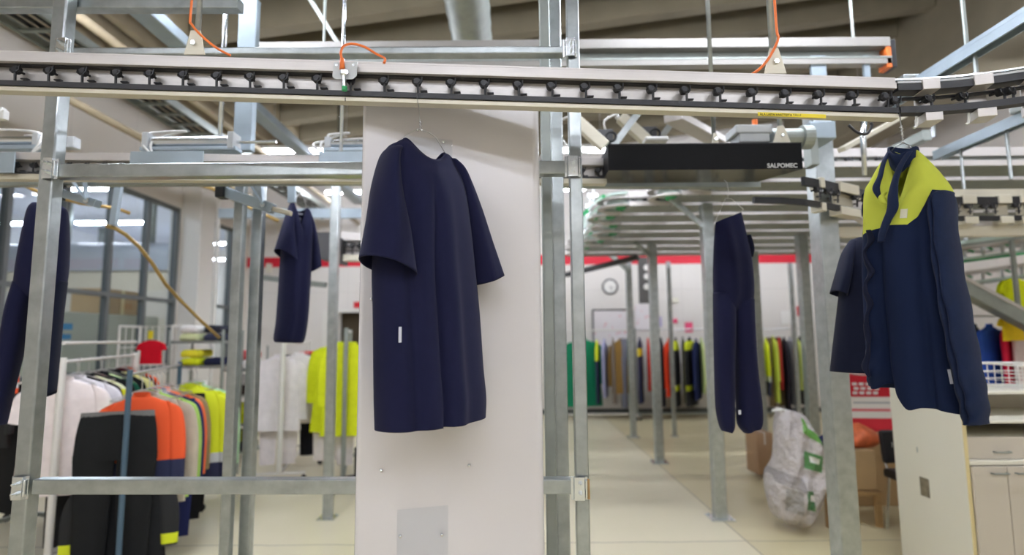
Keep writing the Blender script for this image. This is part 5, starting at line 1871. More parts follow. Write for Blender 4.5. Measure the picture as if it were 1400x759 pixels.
for i, (k, n_, lb, ct, c, f, sz) in enumerate(lC):
    p = C0 + (C1 - C0) * f
    dx = -.07 if i < 2 else (.1 if i < 4 else .12)
    hang(k, n_, lb, ct, (p.x + dx, p.y, zC - (.35 if k == 'trousers' and i == 1 else 0)), angC + .1 * math.sin(i), c, sz=sz if i != 1 else (.95, 1, .9))

# ------------------------------------------------ galvanised rack of yellow garments (D)
D0 = Vector((P(470, 600, 6.1).x, 6.1, 0)); D1 = Vector((P(478, 500, 7.3).x, 7.3, 0))
zD = P(470, 452, 6.1).z
rack('clothes_rack', 'grey clothes rack of yellow garments at the left edge of the white panel', D0, D1, zD, M['galv_dull'], .7, .05, .03)
for i, (f, dx, c, lb) in enumerate(((.1, .05, LIME, 'bright yellow coat, foremost left of the white panel'), (.3, -.1, LIME, 'bright yellow coat second in line left of the white panel'), (.5, .0, 'hv_silver', 'yellow coat with silver bands, third left of the white panel'))):
    p = D0 + (D1 - D0) * f
    hang('coat', 'coat', lb, 'coat', (p.x + dx, p.y, zD - .02), .1 - .15 * i, c, sz=(1, 1, .98))
for i, (f, dx) in enumerate(((.2, .12), (.4, -.16))):
    p = D0 + (D1 - D0) * f
    hang('trousers', 'trousers', ['white trousers under the foremost yellow coat', 'white trousers under the second yellow coat'][i], 'trousers', (p.x + dx, p.y, zD - .45), .05, (236, 228, 226), sz=(1, 1, .9))
t = thing('office_chair_base', 'black star-shaped chair base on the floor left of the white panel', 'chair base', (P(486, 640, 6.0).x, 6.05, 0))
for k in range(5):
    a = k * 2 * PI / 5 + .3
    g = MB(); c = t.location; g.bar(c + Vector((0, 0, .13)), c + Vector((.3 * math.cos(a), .3 * math.sin(a), .075)), .05, .03); g.build('leg', M['black'], t, bevel=0.005)
    g = MB(); q = c + Vector((.29 * math.cos(a), .29 * math.sin(a), .03)); g.cyl(q + Vector((-.02, 0, 0)), q + Vector((.02, 0, 0)), .03, 12); g.build('caster', M['black'], t)
g = MB(); g.cyl(t.location + Vector((0, 0, .1)), t.location + Vector((0, 0, .42)), .028, 12); g.build('gas_column', M['black'], t)

# ------------------------------------------------ wire shelf with folded piles, red top, cage trolley
X0, X1 = P(232, 470, 6.3).x, P(305, 470, 6.3).x
t = thing('wire_shelf', 'grey wire shelving with folded clothes before the second window', 'shelf', ((X0 + X1) / 2, 6.5, 0))
SH = [P(270, 562, 6.3).z, P(270, 500, 6.3).z, P(270, 466, 6.3).z]
for x in (X0, X1):
    for y in (6.3, 6.75):
        g = MB(); g.cyl((x, y, 0), (x, y, SH[2] + .12), .016, 8); g.build('upright', M['galv_dull'], t)
for z in SH + [.35]:
    g = MB(); g.box2((X0, 6.3, z - .03), (X1, 6.75, z)); g.build('shelf_board', M['galv_dull'], t, bevel=0.004)
PILE = [(.05, 0, (232, 236, 220), 'white'), (.05, 1, LIME, 'lime'), (.3, 0, (52, 56, 76), 'dark navy'), (.3, 1, (44, 48, 66), 'charcoal'),
        ]
spots = [(2, .06, (214, 220, 170), 'pale lime'), (2, .06, (240, 238, 236), 'white'), (2, .33, (60, 64, 84), 'slate'), (2, .33, (48, 50, 62), 'charcoal'),
         (1, .08, LIME, 'bright lime'), (1, .08, (236, 226, 60), 'yellow'), (1, .34, (40, 44, 70), 'navy'), (0, .08, (200, 198, 190), 'pale grey'), (0, .33, (44, 46, 56), 'black'), (0, .33, (210, 226, 60), 'lime')]
cnt = {}
for (s_, dx, c, cn) in spots:
    key = (s_, dx); k = cnt.get(key, 0); cnt[key] = k + 1
    z = SH[s_] + .091 * k
    g = MB()
    rings = []
    cx, cy = X0 + dx + .12, 6.5
    for a_, zz in ((.92, 0), (1, .02), (1, .06), (.85, .08)):
        rings.append([Vector((cx + .118 * a_ * math.copysign(abs(math.cos(th)) ** .4, math.cos(th)), cy + .17 * a_ * math.copysign(abs(math.sin(th)) ** .4, math.sin(th)), z + zz + .004 * math.sin(3 * th))) for th in [2 * PI * q / 20 for q in range(20)]])
    g.loft(rings, True, True)
    tag(g.build('folded_garment', cmat(c), smooth=True), 'folded %s garment on the %s wire shelf, %s of its pile' % (cn, ['lower', 'middle', 'top'][s_], ['bottom', 'top'][k]), 'folded clothes')
p = P(207, 478, 5.7)
hang('tee', 'top', 'small red top with white marks hanging over the blue-grey rack', 'top', (p.x, 5.7, p.z + .14), -.1, mat_patches('red_with_white_marks', (196, 20, 40), [(-.14, -.06, -.24, -.17, (230, 220, 224)), (.04, .13, -.22, -.17, (230, 220, 224)), (-.2, -.12, -.42, -.34, (226, 214, 220))]) if False else (198, 18, 38), sz=(.48, .6, .36))
t = thing('wire_trolley', 'white wire cage trolley with a yellow tag below the windows', 'trolley', (P(202, 470, 7.0).x, 7.1, 0))
xa, xb = P(166, 470, 7.0).x, P(238, 470, 7.0).x
zt_ = P(200, 446, 7.0).z
g = MB()
for y in (6.95, 7.35):
    g.tube([(xa, y, .15), (xa, y, zt_), (xb, y, zt_), (xb, y, .15)], .014, 8)
for x in (xa, xb):
    g.tube([(x, 6.95, zt_), (x, 7.35, zt_)], .014, 8)
g.build('tube_frame', M['white_paint'], t)
g = MB()
for k in range(1, 7):
    z = .2 + k * (zt_ - .25) / 7
    g.tube([(xa, 6.95, z), (xb, 6.95, z)], .006, 5)
for k in range(1, 8):
    x = xa + (xb - xa) * k / 8
    g.tube([(x, 6.95, .2), (x, 6.95, zt_)], .005, 5)
g.build('wire_mesh', M['white_paint'], t)
g = MB(); c = P(206, 458, 6.93); g.box(c, (.06, .006, .1)); g.build('tag', M['yellow_sticker'], t)
g = MB(); g.box2((xa, 6.95, .13), (xb, 7.35, .17)); g.build('deck', M['galv_dull'], t)
for x in (xa + .05, xb - .05):
    for y in (7.0, 7.3):
        g = MB(); g.cyl((x - .015, y, .065), (x + .015, y, .065), .065, 14); g.build('wheel', M['black'], t)

# ------------------------------------------------ far racks against the far wall
YR = 10.9
zF = P(900, 457, YR).z
for a, b, lb in ((770, 864, 'white clothes rack against the far wall, below the whiteboard'), (868, 984, 'grey clothes rack against the far wall, below the pink notes'), (1026, 1102, 'grey clothes rack against the far wall, right of the navy trousers')):
    rack('clothes_rack', lb, (P(a, 460, YR).x, YR, 0), (P(b, 460, YR).x, YR, 0), zF + .085, M['white_paint'] if a < 800 else M['galv_dull'], .55, .045, .03)
farg = [
    (796, 'coat', 'green coat, leftmost on the far rack', (28, 128, 92), 0.2, (1.25, 1, 1.05)),
    (816, 'jacket', 'lime-topped jacket beside the green coat on the far rack', 'navy_lime', 1.1, (1, 1, 1.2)),
    (826, 'jacket', 'pale lavender jacket right of the green coat', (176, 178, 214), .9, (.9, 1, 1.1)),
    (838, 'coat', 'taupe coat below the whiteboard', (128, 116, 104), 1.0, (1, 1, 1)),
    (849, 'jacket', 'ochre tan jacket below the whiteboard', (152, 120, 66), .35, (.9, 1, 1.05)),
    (857, 'trousers', 'grey trousers below the ochre tan jacket', (120, 122, 136), .3, (.7, 1, 1.08)),
    (874, 'coat', 'navy coat with a yellow band, far rack', 'navy_yellow', .9, (1, 1, 1)),
    (886, 'jacket', 'red-orange jacket beside the navy banded coat', (216, 62, 48), 1.1, (1, 1, 1)),
    (893, 'coat', 'long dark coat behind the second aisle column', (40, 36, 54), .9, (1, 1, 1.05)),
    (904, 'coat', 'black coat left of the orange jacket on the far rack', (34, 34, 42), .9, (1, 1, 1.05)),
    (914, 'jacket', 'bright orange jacket in the middle of the far rack', (232, 72, 42), .6, (.85, 1, 1.1)),
    (924, 'coat', 'black coat with lime yoke on the far rack', 'black_dots', .8, (1, 1, 1.05)),
    (933, 'coat', 'dark olive coat on the far rack', (66, 66, 52), .9, (1, 1, 1)),
    (943, 'coat', 'black coat with lime shoulders and hem band, far rack', 'black_dots', .6, (1, 1, 1.05)),
    (951, 'jacket', 'navy jacket near the right end of the far rack', (38, 46, 86), .7, (1, 1, 1.15)),
    (959, 'jacket', 'pale green jacket left of the navy trousers on the far rack', (206, 224, 150), 1.0, (1, 1, 1.05)),
    (968, 'jacket', 'coral jacket behind the column left of the navy trousers', (240, 110, 84), 1.0, (1, 1, 1)),
    (978, 'coat', 'black coat behind the column left of the navy trousers', (32, 33, 38), .8, (1, 1, 1.1)),
    (1036, 'jacket', 'yellow jacket just right of the navy trousers', LIME, .9, (1, 1, 1.05)),
    (1047, 'jacket', 'lime jacket with navy lower half, right of the navy trousers', 'hv_navy', .9, (1, 1, 1.1)),
    (1056, 'coat', 'long lime coat right of the navy trousers, third from them', (206, 216, 90), 1.0, (1, 1, 1)),
    (1065, 'jacket', 'dull red jacket on the far right rack', (186, 60, 56), .8, (1, 1, 1)),
    (1072, 'coat', 'dark coat behind the dull red jacket', (44, 40, 48), .9, (1, 1, 1.1)),
    (1080, 'coat', 'pale grey coat on the far right rack', (176, 176, 178), 1.0, (.9, 1, 1.05)),
    (1088, 'jacket', 'lime jacket at the right end of the far right rack', (196, 208, 110), 1.1, (1, 1, 1)),
    (1058, 'trousers', 'khaki trousers hanging low on the far right rack', (118, 102, 76), .4, (1, 1, 1.08)),
    (1094, 'coat', 'dark grey coat last on the far right rack', (60, 58, 62), 1.1, (1, 1, 1.05)),
]
NAMES = {'jacket': ('work_jacket', 'jacket'), 'coat': ('coat', 'coat'), 'trousers': ('trousers', 'trousers')}
for i, (px, k, lb, c, rt, sz) in enumerate(farg):
    n_, ct = NAMES[k]
    x = P(px, 460, YR).x
    hang(k, n_, lb, ct, (x, YR + .02 * math.sin(i * 3), zF + .07), min(1.35, rt + .35) if rt > .5 else rt, c, sz=(sz[0], sz[1], sz[2] * (1.2 if k != 'jacket' else 1.3)))

# second wire shelf, farther right, darker piles
XC0, XC1 = P(306, 470, 7.4).x, P(346, 470, 7.4).x
t = thing('wire_shelf', 'grey wire shelving with dark and yellow piles, behind the two close posts', 'shelf', ((XC0 + XC1) / 2, 7.6, 0))
SH2 = [P(320, py, 7.4).z for py in (618, 580, 540, 505)]
for x in (XC0, XC1):
    for y in (7.4, 7.85):
        g = MB(); g.cyl((x, y, 0), (x, y, SH2[3] + .3), .016, 8); g.build('upright', M['galv_dull'], t)
for z in SH2:
    g = MB(); g.box2((XC0, 7.4, z - .03), (XC1, 7.85, z)); g.build('shelf_board', M['galv_dull'], t, bevel=0.004)
for s_, dx, k, c, cn in ((0, .0, 0, (60, 62, 70), 'charcoal'), (0, .0, 1, (120, 124, 40), 'olive'), (1, .0, 0, LIME, 'lime'), (1, .0, 1, (226, 232, 70), 'yellow'), (2, .0, 0, (70, 60, 56), 'brown'), (2, .0, 1, (210, 208, 206), 'white'), (3, .0, 0, (226, 224, 222), 'white'), (3, .0, 1, (190, 90, 90), 'dull red')):
    z = SH2[s_] + .002 + .122 * k
    g = MB(); rings = []
    cx, cy = (XC0 + XC1) / 2, 7.6
    for a_, zz in ((.92, 0), (1, .03), (1, .085), (.85, .115)):
        rings.append([Vector((cx + .16 * a_ * math.copysign(abs(math.cos(th)) ** .4, math.cos(th)), cy + .19 * a_ * math.copysign(abs(math.sin(th)) ** .4, math.sin(th)), z + zz)) for th in [2 * PI * q / 20 for q in range(20)]])
    g.loft(rings, True, True)
    tag(g.build('folded_garment', cmat(c), smooth=True), 'folded %s garment, %s of the %s shelf behind the close posts' % (cn, ['bottom', 'top'][k], ['lowest', 'second', 'third', 'top'][s_]), 'folded clothes')
# ================================================================== far wall furniture
c = P(834, 392, YF - .02)
t = thing('wall_clock', 'round white wall clock on the far wall above the whiteboard', 'clock', (c.x, YF - .02, c.z - .15))
g = MB(); g.tube([(c.x, YF - .005, c.z), (c.x, YF - .04, c.z)], .15, 32); g.build('face', M['paper'], t)
g = MB(); g.tube([(c.x + .15 * math.cos(k * PI / 16), YF - .035, c.z + .15 * math.sin(k * PI / 16)) for k in range(32)], .016, 8, closed=True); g.build('rim', M['dark_grey'], t)
g = MB(); g.bar((c.x, YF - .046, c.z), (c.x + .06, YF - .046, c.z - .03), .012, .006); g.bar((c.x, YF - .048, c.z), (c.x + .02, YF - .048, c.z - .1), .008, .006); g.build('hands', M['black'], t)
g = MB()
for k in range(12):
    a = k * PI / 6; g.box((c.x + .12 * math.cos(a), YF - .043, c.z + .12 * math.sin(a)), (.014, .004, .014))
g.build('hour_marks', M['black'], t)


def wallboard(name, a, b, m, label, cat, frame=None, d=.02):
    p0, p1 = P(a[0], a[1], YF), P(b[0], b[1], YF)
    g = MB(); g.box2((p0.x, YF - d, p1.z), (p1.x, YF - .002, p0.z))
    if not frame:
        return tag(g.build(name, m, bevel=0.002), label, cat)
    t = thing(name, label, cat, ((p0.x + p1.x) / 2, YF - d, p1.z))
    g.build('board', m, t)
    f = MB()
    for q0, q1 in (((p0.x, p0.z), (p1.x, p0.z)), ((p0.x, p1.z), (p1.x, p1.z)), ((p0.x, p0.z), (p0.x, p1.z)), ((p1.x, p0.z), (p1.x, p1.z))):
        f.bar((q0[0], YF - d - .004, q0[1]), (q1[0], YF - d - .004, q1[1]), .025, .025, up=Vector((0, 1, 0)))
    f.build('frame', frame, t)
    return t


def note_material():
    m, nt, b = nodes_of('whiteboard_with_notes')
    tc = nt.nodes.new('ShaderNodeTexCoord')
    v = nt.nodes.new('ShaderNodeTexNoise'); v.inputs['Scale'].default_value = 9
    nt.links.new(tc.outputs['Object'], v.inputs['Vector'])
    k = math_node(nt, 'GREATER_THAN', v.outputs['Fac'], .62)
    nt.links.new(mix_col(nt, math_node(nt, 'MULTIPLY', k, .6), lin((228, 222, 224)), lin((226, 150, 160))), b.inputs['Base Color'])
    b.inputs['Roughness'].default_value = .4
    return m


wallboard('whiteboard', (810, 424), (866, 474), note_material(), 'whiteboard with faint pink notes on the far wall', 'whiteboard', M['dark_grey'])
wallboard('notice_sheet', (868, 416), (888, 452), note_material(), 'white notice sheet beside the whiteboard', 'paper')
wallboard('paper_note', (936, 441), (947, 454), M['pink_paper'], 'large pink note on the far wall, left of the navy trousers', 'paper')
wallboard('paper_note', (920, 436), (926, 442), M['pink_paper'], 'tiny pink note on the far wall, beside the second column', 'paper')
wallboard('paper_note', (900, 433), (905, 447), mat('lavender_paper', (190, 182, 214), .7), 'lavender note on the far wall, right of the second column', 'paper')
wallboard('wall_socket', (919, 407), (927, 414), M['cabinet'], 'beige wall socket on the far wall', 'socket', d=.04)
wallboard('notice_sheet', (1067, 425), (1090, 443), M['paper'], 'white notice sheet under the red call point', 'paper')
wallboard('call_point', (1089, 419), (1096, 432), M['red_paint'], 'small red call point on the far wall', 'alarm', d=.06)
wallboard('warning_sign', (484, 413), (497, 421), M['red_paint'], 'small red sign on the far wall, left of the white panel', 'sign')
wallboard('power_box', (366, 361), (372, 373), M['cabinet'], 'beige box on the far wall, left of the small navy tunic', 'box', d=.08)
# dark banner with pale discs hanging in the aisle
p0, p1 = P(872, 352, 10.2), P(889, 415, 10.2)
t = thing('hanging_banner', 'grey banner with three pale discs hanging behind the second aisle column', 'banner', ((p0.x + p1.x) / 2, 10.2, p1.z))
g = MB(); g.box2((p0.x, 10.2, p1.z), (p1.x, 10.22, p0.z)); g.build('sheet', mat('dark_grey_banner', (92, 90, 88), .7, 0, .15, 4), t)
for py in (366, 378, 392):
    q = P(884, py, 10.19); g = MB(); g.cyl(q, q + Vector((0, -.012, 0)), .055, 20); g.build('pale_disc', M['paper'], t)
g = MB(); q = P(881, 346, 10.18); g.box(q, (.16, .03, .06), Matrix.Rotation(.5, 3, 'Y')); g.build('yellow_clip', M['yellow_sticker'], t)
g = MB(); g.cyl((p0.x + .03, 10.21, p0.z), (p0.x + .03, 10.21, 3.6), .006, 6); g.cyl((p1.x - .03, 10.21, p0.z), (p1.x - .03, 10.21, 3.6), .006, 6); g.build('cord', M['steel_thin'], t)
# long grey hooked rail in the aisle at left of the columns
g = MB(); g.bar(P(773, 376, 9.0), P(872, 352, 8.2), .08, .07); tag(g.build('slide_rail', M['dark_grey']), 'dark slanting rail right of the clamped post, above the clock', 'rail')

# ================================================================== right side
# cabinet
CXL, CYN, CYF = 2.71, 3.48, 4.12
zS = P(1200, 528, CYF).z
CXR = 4.3
t = thing('cabinet', 'cream laminate cabinet with doors and open shelves below the yellow-shouldered jacket', 'cabinet', (3.5, CYN + .3, 0))
def nb(lo, hi, name, m, par=t, bev=.003, m2=None):
    g = MB(); g.box2(lo, hi); return g.build(name, m, par, bevel=bev)
nb((CXL, CYN, .0), (CXL + .022, CYF, zS), 'side_panel', M['cabinet'])
nb((CXL - .001, CYN - .003, .0), (CXL + .023, CYN, zS), 'edge_strip', M['edge_band'])
nb((CXL + .022, CYF - .015, .1), (CXR, CYF, zS), 'back_panel', M['cabinet_door'])
nb((CXR, CYN, 0), (CXR + .022, CYF, zS), 'side_panel', M['cabinet'])
nb((CXL + .022, CYN + .012, .08), (CXR, CYF - .015, .1), 'bottom_board', M['cabinet'])
nb((CXL + .022, CYN + .05, .0), (CXR, CYN + .07, .08), 'plinth', M['dark_grey'])
nb((CXL + .022, CYN - .005, .765), (CXR, CYF - .015, .79), 'worktop', M['cabinet'])
nb((CXL + .022, CYN + .02, 1.005), (CXR, CYF - .015, 1.02), 'shelf', M['cabinet'])
nb((CXL + .022, CYN + .2, zS - .02), (CXR, CYF - .015, zS), 'shelf', M['cabinet'])
xs = P(1379, 700, CYN).x
for x0, x1, hx0 in ((CXL + .026, xs - .002, P(1361, 637, CYN).x), (xs + .002, 2 * xs - CXL - .03, P(1394, 637, CYN).x), (2 * xs - CXL - .026, CXR - .004, 2 * xs - CXL + .1)):
    d_ = nb((x0, CYN - .018, .105), (x1, CYN, .76), 'door', M['cabinet_door'])
    g = MB(); zz = .722; g.tube([(hx0 - .045, CYN - .018, zz), (hx0 - .045, CYN - .042, zz), (hx0 + .045, CYN - .042, zz), (hx0 + .045, CYN - .018, zz)], .005, 8); g.build('handle', M['galv_dull'], d_)
zw = .792
x0 = CXL + .026
for i in range(2):
    x1 = x0 + (CXR - CXL) / 2 - .03
    d_ = nb((x0, CYN + .035, zw), (x1, CYN + .055, zw + .13), 'drawer', M['cabinet_door'])
    nb((x0, CYN + .055, zw), (x1, CYF - .03, zw + .125), 'drawer_box', M['cabinet'], d_)
    hx_ = P(1369, 615, CYN + .03).x if i == 0 else x0 + .4
    g = MB(); g.tube([(hx_ - .045, CYN + .035, .835), (hx_ - .045, CYN + .012, .835), (hx_ + .045, CYN + .012, .835), (hx_ + .045, CYN + .035, .835)], .005, 8); g.build('handle', M['galv_dull'], d_)
    x0 = x1 + .006
# dark worn label on the side
q0, q1 = PX(1257, 649, CXL), PX(1272, 684, CXL)
g = MB(); g.box((CXL - .001, (q0.y + q1.y) / 2, (q0.z + q1.z) / 2), (.002, abs(q1.y - q0.y), abs(q0.z - q1.z) * .85)); g.build('worn_label', mat('worn_brown_label', (128, 118, 96), .8, 0, .3, 30), t)
for px, py in ((1220, 608), (1254, 615)):
    q = PX(px, py, CXL); g = MB(); g.box((CXL - .001, q.y, q.z), (.002, .008, .035)); g.build('scratch', M['galv_dull'], t)

# wire basket on the cabinet
q0, q1 = P(1345, 521, 4.0), P(1405, 494, 4.0)
t = thing('wire_basket', 'white wire basket standing on the cream cabinet at the right edge', 'basket', (q0.x + .2, 4.0, zS))
bx0, bx1, by0, by1, bz0, bz1 = q0.x, q0.x + .5, 3.72, 4.08, zS + .004, zS + .16
g = MB()
for z in (bz0 + .006, bz0 + .05, bz0 + .1):
    g.tube([(bx0, by0, z), (bx1, by0, z), (bx1, by1, z), (bx0, by1, z)], .004, 6, closed=True)
for k in range(11):
    x = bx0 + (bx1 - bx0) * k / 10
    g.tube([(x, by0, bz1), (x, by0, bz0 + .004), (x, by1, bz0 + .004), (x, by1, bz1)], .003, 5)
g.build('wire_mesh', M['white_paint'], t)
g = MB(); g.tube([(bx0, by0, bz1), (bx1, by0, bz1), (bx1, by1, bz1), (bx0, by1, bz1)], .008, 8, closed=True); g.build('rim', M['white_paint'], t)

# garments hanging behind the cabinet
R0, R1 = P(1325, 430, 5.6), P(1440, 430, 5.6)
rack('clothes_rack', 'grey clothes rack behind the cream cabinet at the right edge', (R0.x, 5.65, 0), (R1.x, 5.65, 0), P(1370, 432, 5.6).z, M['galv_dull'], .5)
zR = P(1370, 432, 5.6).z
for px, c, k, lb, rt in ((1332, (40, 48, 66), 'coat', 'dark slate coat beside the right sleeve of the jacket, behind the cabinet', .7), (1352, (52, 92, 196), 'coat', 'blue coat behind the cream cabinet', .45), (1376, (222, 36, 72), 'coat', 'red coat behind the cream cabinet, right of the blue one', .7), (1396, (214, 196, 194), 'coat', 'pale pink coat at the right edge behind the cabinet', .6)):
    hang(k, 'coat', lb, 'coat', (P(px, 440, 5.65).x, 5.65, zR + .03), rt, c, sz=(.9, 1, 1.0))
# yellow garment on the ramp
hang('tee', 'vest', 'bright yellow vest hanging above the sloping rail at the right edge', 'vest', (P(1386, 380, 5.2).x, 5.2, P(1386, 380, 5.2).z + .07), .3, (226, 236, 30), sz=(.7, 1, .55))
hang('tee', 'vest', 'yellow and orange vest under the sloping rail at the right edge', 'vest', (P(1384, 440, 5.3).x, 5.3, P(1384, 440, 5.3).z + .1), .5, mat_bands('yellow_orange', (240, 220, 40), []) if False else (242, 206, 40), sz=(.85, 1, .35))
t = thing('slide_ramp', 'grey slide ramp sloping down to the right beside the jacket sleeve', 'ramp', P(1370, 425, 5.0))
a, b = P(1300, 385, 5.0), P(1425, 452, 5.0)
g = MB(); g.bar(a, b, .12, .12); g.build('channel', M['galv_dull'], t, bevel=0.005)
g = MB(); g.bar(a + Vector((0, -.06, .07)), b + Vector((0, -.06, .07)), .02, .03); g.build('lip', M['alu'], t)
g = MB(); g.bar(lerp(a, b, .75), lerp(a, b, .75) + Vector((0, 0, .75)), .03, .03); g.build('drop_rod', M['galv_dull'], t)
# green and clear conveyors below the ceiling rails at right
for i, (py, Y, lb) in enumerate(((322, 4.6, 'upper pale conveyor with green clips at the right edge'), (345, 5.6, 'middle pale conveyor with green edge at the right edge'), (378, 6.6, 'lower pale conveyor with green clips at the right edge'))):
    p0, p1 = P(1290, py + 14, Y + .5), P(1420, py - 4, Y)
    t = thing('overhead_conveyor', lb, 'conveyor', p0)
    g = MB(); g.bar(p0, p1, .12, .03); g.build('bottom_rail', M['clear_green'], t)
    g = MB(); g.bar(p0 + Vector((0, 0, .12)), p1 + Vector((0, 0, .12)), .1, .05); g.build('top_rail', M['alu'], t)
    g = MB(); g.bar(p0 + Vector((0, -.06, -.02)), p1 + Vector((0, -.06, -.02)), .01, .03); g.build('edge_strip', M['green'] if i == 1 else M['galv_dull'], t)
    for k in range(4):
        c = lerp(p0, p1, .2 + .2 * k); g = MB(); g.box(c + Vector((0, -.05, .06)), (.03, .02, .1)); g.build('spacer', M['grey_plastic'], t)
        g = MB(); g.box(c + Vector((.06, -.06, .09)), (.07, .015, .02), Matrix.Rotation(.4, 3, 'Y')); g.build('clip', M['green'], t)

# red and white printed carton, orange bag, box stack, black chair
def carton(a, b, Y, d, m, label, name='carton', rot=0, flap=False):
    p0, p1 = P(a[0], a[1], Y), P(b[0], b[1], Y)
    t = thing(name, label, 'box', ((p0.x + p1.x) / 2, Y + d / 2, p0.z), rot)
    w, h = p1.x - p0.x, p1.z - p0.z
    g = MB(); g.box((0, 0, h / 2), (w, d, h)); g.build('carton_body', m, t, world=False, bevel=.006)
    g = MB(); g.box((0, 0, h + .002), (w * .1, d, .003)); g.box((0, -d / 2 - .001, h * .86), (w * .1, .003, h * .28)); g.build('tape', M['cabinet_door'], t, world=False)
    return t


z0 = P(1150, 672, 4.75).z
# low wooden stand under the cartons
t = thing('wooden_stand', 'low wooden stand under the cardboard carton behind the thick column', 'stand', (P(1165, 700, 4.75).x, 4.95, 0))
xa, xb = P(1128, 700, 4.75).x, P(1206, 700, 4.75).x
g = MB(); g.box2((xa, 4.72, z0 - .03), (xb, 5.2, z0)); g.build('top_board', M['wood'], t, bevel=.004)
for x in (xa + .03, xb - .03):
    for y in (4.75, 5.17):
        g = MB(); g.bar((x, y, 0), (x, y, z0 - .03), .04, .04); g.build('leg', M['wood'], t)
carton((1138, 671), (1197, 616), 4.75, .38, M['cardboard'], 'brown cardboard carton behind the thick column')
g = MB(); a, b = P(1128, 672, 4.74), P(1136, 606, 4.74); g.box2((a.x, 4.74, z0), (b.x - .014, 5.1, b.z))
tag(g.build('file_box', M['dark_grey'], bevel=.005), 'narrow dark box standing left of the cardboard carton', 'box')
ztop = P(1160, 616, 4.75).z
# lumpy orange bag
def lump(c, rx, ry, h, seed, name, m, label, cat, n=24, rows=10):
    r = random.Random(seed)
    ph = [r.uniform(0, 6.28) for _ in range(6)]
    rings = []
    for i in range(rows + 1):
        v_ = i / rows
        rad = math.sin(min(1, .18 + v_ * .85) * PI) ** .55 if v_ < 1 else .15
        ring = []
        for j in range(n):
            th = 2 * PI * j / n
            k = 1 + .09 * math.sin(3 * th + ph[0] + 3 * v_) + .06 * math.sin(5 * th + ph[1] - 4 * v_) + .03 * math.sin(9 * th + ph[2])
            ring.append(Vector((c[0] + rx * rad * k * math.cos(th), c[1] + ry * rad * k * math.sin(th), c[2] + h * v_ + (.01 * math.sin(4 * th + ph[3]) if 0 < i else 0))))
        rings.append(ring)
    g = MB(); g.loft(rings, True, True)
    return tag(g.build(name, m, smooth=True), label, cat)


c = P(1180, 600, 4.85)
lump((c.x, 4.92, ztop + .004), .16, .13, P(1180, 582, 4.85).z - ztop, 4, 'cloth_bundle', mat('orange_pink_bag', (206, 104, 62), .6, 0, .35, 12), 'orange bundle of clothing on top of the cardboard carton', 'bundle')
c = P(1140, 612, 4.8)
lump((c.x + .03, 4.9, ztop + .004), .09, .12, .1, 8, 'cloth_bundle', cmat((52, 54, 96)), 'dark blue bundle on the cardboard carton, left of the orange one', 'bundle')
# printed box behind on a taller stack
Yb = 5.3
p0, p1 = P(1163, 592, Yb), P(1205, 514, Yb)
t = thing('printed_carton', 'white and red printed carton under the hem of the jacket', 'box', (p0.x + .22, Yb + .2, p0.z), -.12)
w_, h_ = .44, p1.z - p0.z
mp = mat_patches('red_white_print', (226, 220, 208), [(-1, 1, h_ * .62, 2, (206, 26, 44)), (-1, 1, -.1, h_ * .24, (206, 40, 52)), (-.15, .2, h_ * .36, h_ * .41, (216, 110, 112)), (-.12, .2, h_ * .5, h_ * .53, (170, 170, 166))])
g = MB(); g.box((0, 0, h_ / 2), (w_, .3, h_)); g.build('carton_body', mp, t, world=False, bevel=.004)
g = MB(); g.box((0, 0, h_ + .002), (.05, .3, .003)); g.build('tape', M['cabinet_door'], t, world=False)
g = MB()
for r_ in range(3):
    for k in range(4):
        g.box((-.1 + .06 * k + .012 * (r_ % 2), -.153, h_ * (.69 + .08 * r_)), (.04, .004, h_ * .05))
g.build('blurred_print', M['paper'], t, world=False)
g = MB(); g.box2((p0.x - .02, Yb, 0), (p0.x + .5, Yb + .42, p0.z - .001));
tag(g.build('carton', M['cardboard'], bevel=.006), 'tall brown carton under the white and red printed carton', 'box')
# carton left of the sack
carton((1037, 650), (1056, 592), 6.3, .3, mat('tan_wood_box', (160, 128, 98), .8, 0, .1, 5), 'tan carton behind the white sack, at its left')

# chair behind the cabinet's left edge
t = thing('chair', 'black padded chair with metal legs half hidden by the cream cabinet', 'chair', (3.2, 4.5, 0))
g = MB(); g.box((3.2, 4.5, .44), (.42, .42, .07)); g.build('seat', M['black'], t, bevel=.02)
g = MB(); g.box((3.2, 4.72, .64), (.4, .05, .26), Matrix.Rotation(-.12, 3, 'X')); g.build('backrest', M['black'], t, bevel=.02)
for sx in (-.18, .18):
    for sy in (-.18, .18):
        g = MB(); g.tube([(3.2 + sx, 4.5 + sy, .41), (3.2 + sx * 1.15, 4.5 + sy * 1.15, 0)], .011, 8); g.build('leg', M['zinc'], t)
    g = MB(); g.tube([(3.2 + sx, 4.68, .41), (3.2 + sx, 4.75, .6)], .011, 8); g.build('back_support', M['zinc'], t)
q = P(1197, 690, 4.2)
# white rubbish sack with green print
plS = Plane(1086, 640, 4.7, 4)
rowsS = [((1072, 713), (1096, 714), .1, .1, 0), ((1058, 704), (1110, 703), .17, .16, 0), ((1052, 680), (1118, 680), .2, .18, 0), ((1051, 655), (1122, 652), .2, .18, 0), ((1058, 630), (1121, 628), .18, .17, 0), ((1059, 600), (1119, 605), .17, .15, 0), ((1060, 578), (1110, 588), .14, .13, 0), ((1064, 562), (1098, 570), .09, .09, 0), ((1068, 558), (1090, 563), .03, .03, 0)]
tS_ = garment_root(plS, 'rubbish_sack', 'bulging white plastic sack with green print on the floor left of the thick column', 'sack')


def pxy(px, py):
    d = ray(px, py)
    c_ = plS.c + plS.n * .17
    q = EYE + d * ((c_ - EYE).dot(plS.n) / d.dot(plS.n)) - plS.c
    return q.dot(plS.u), q.z


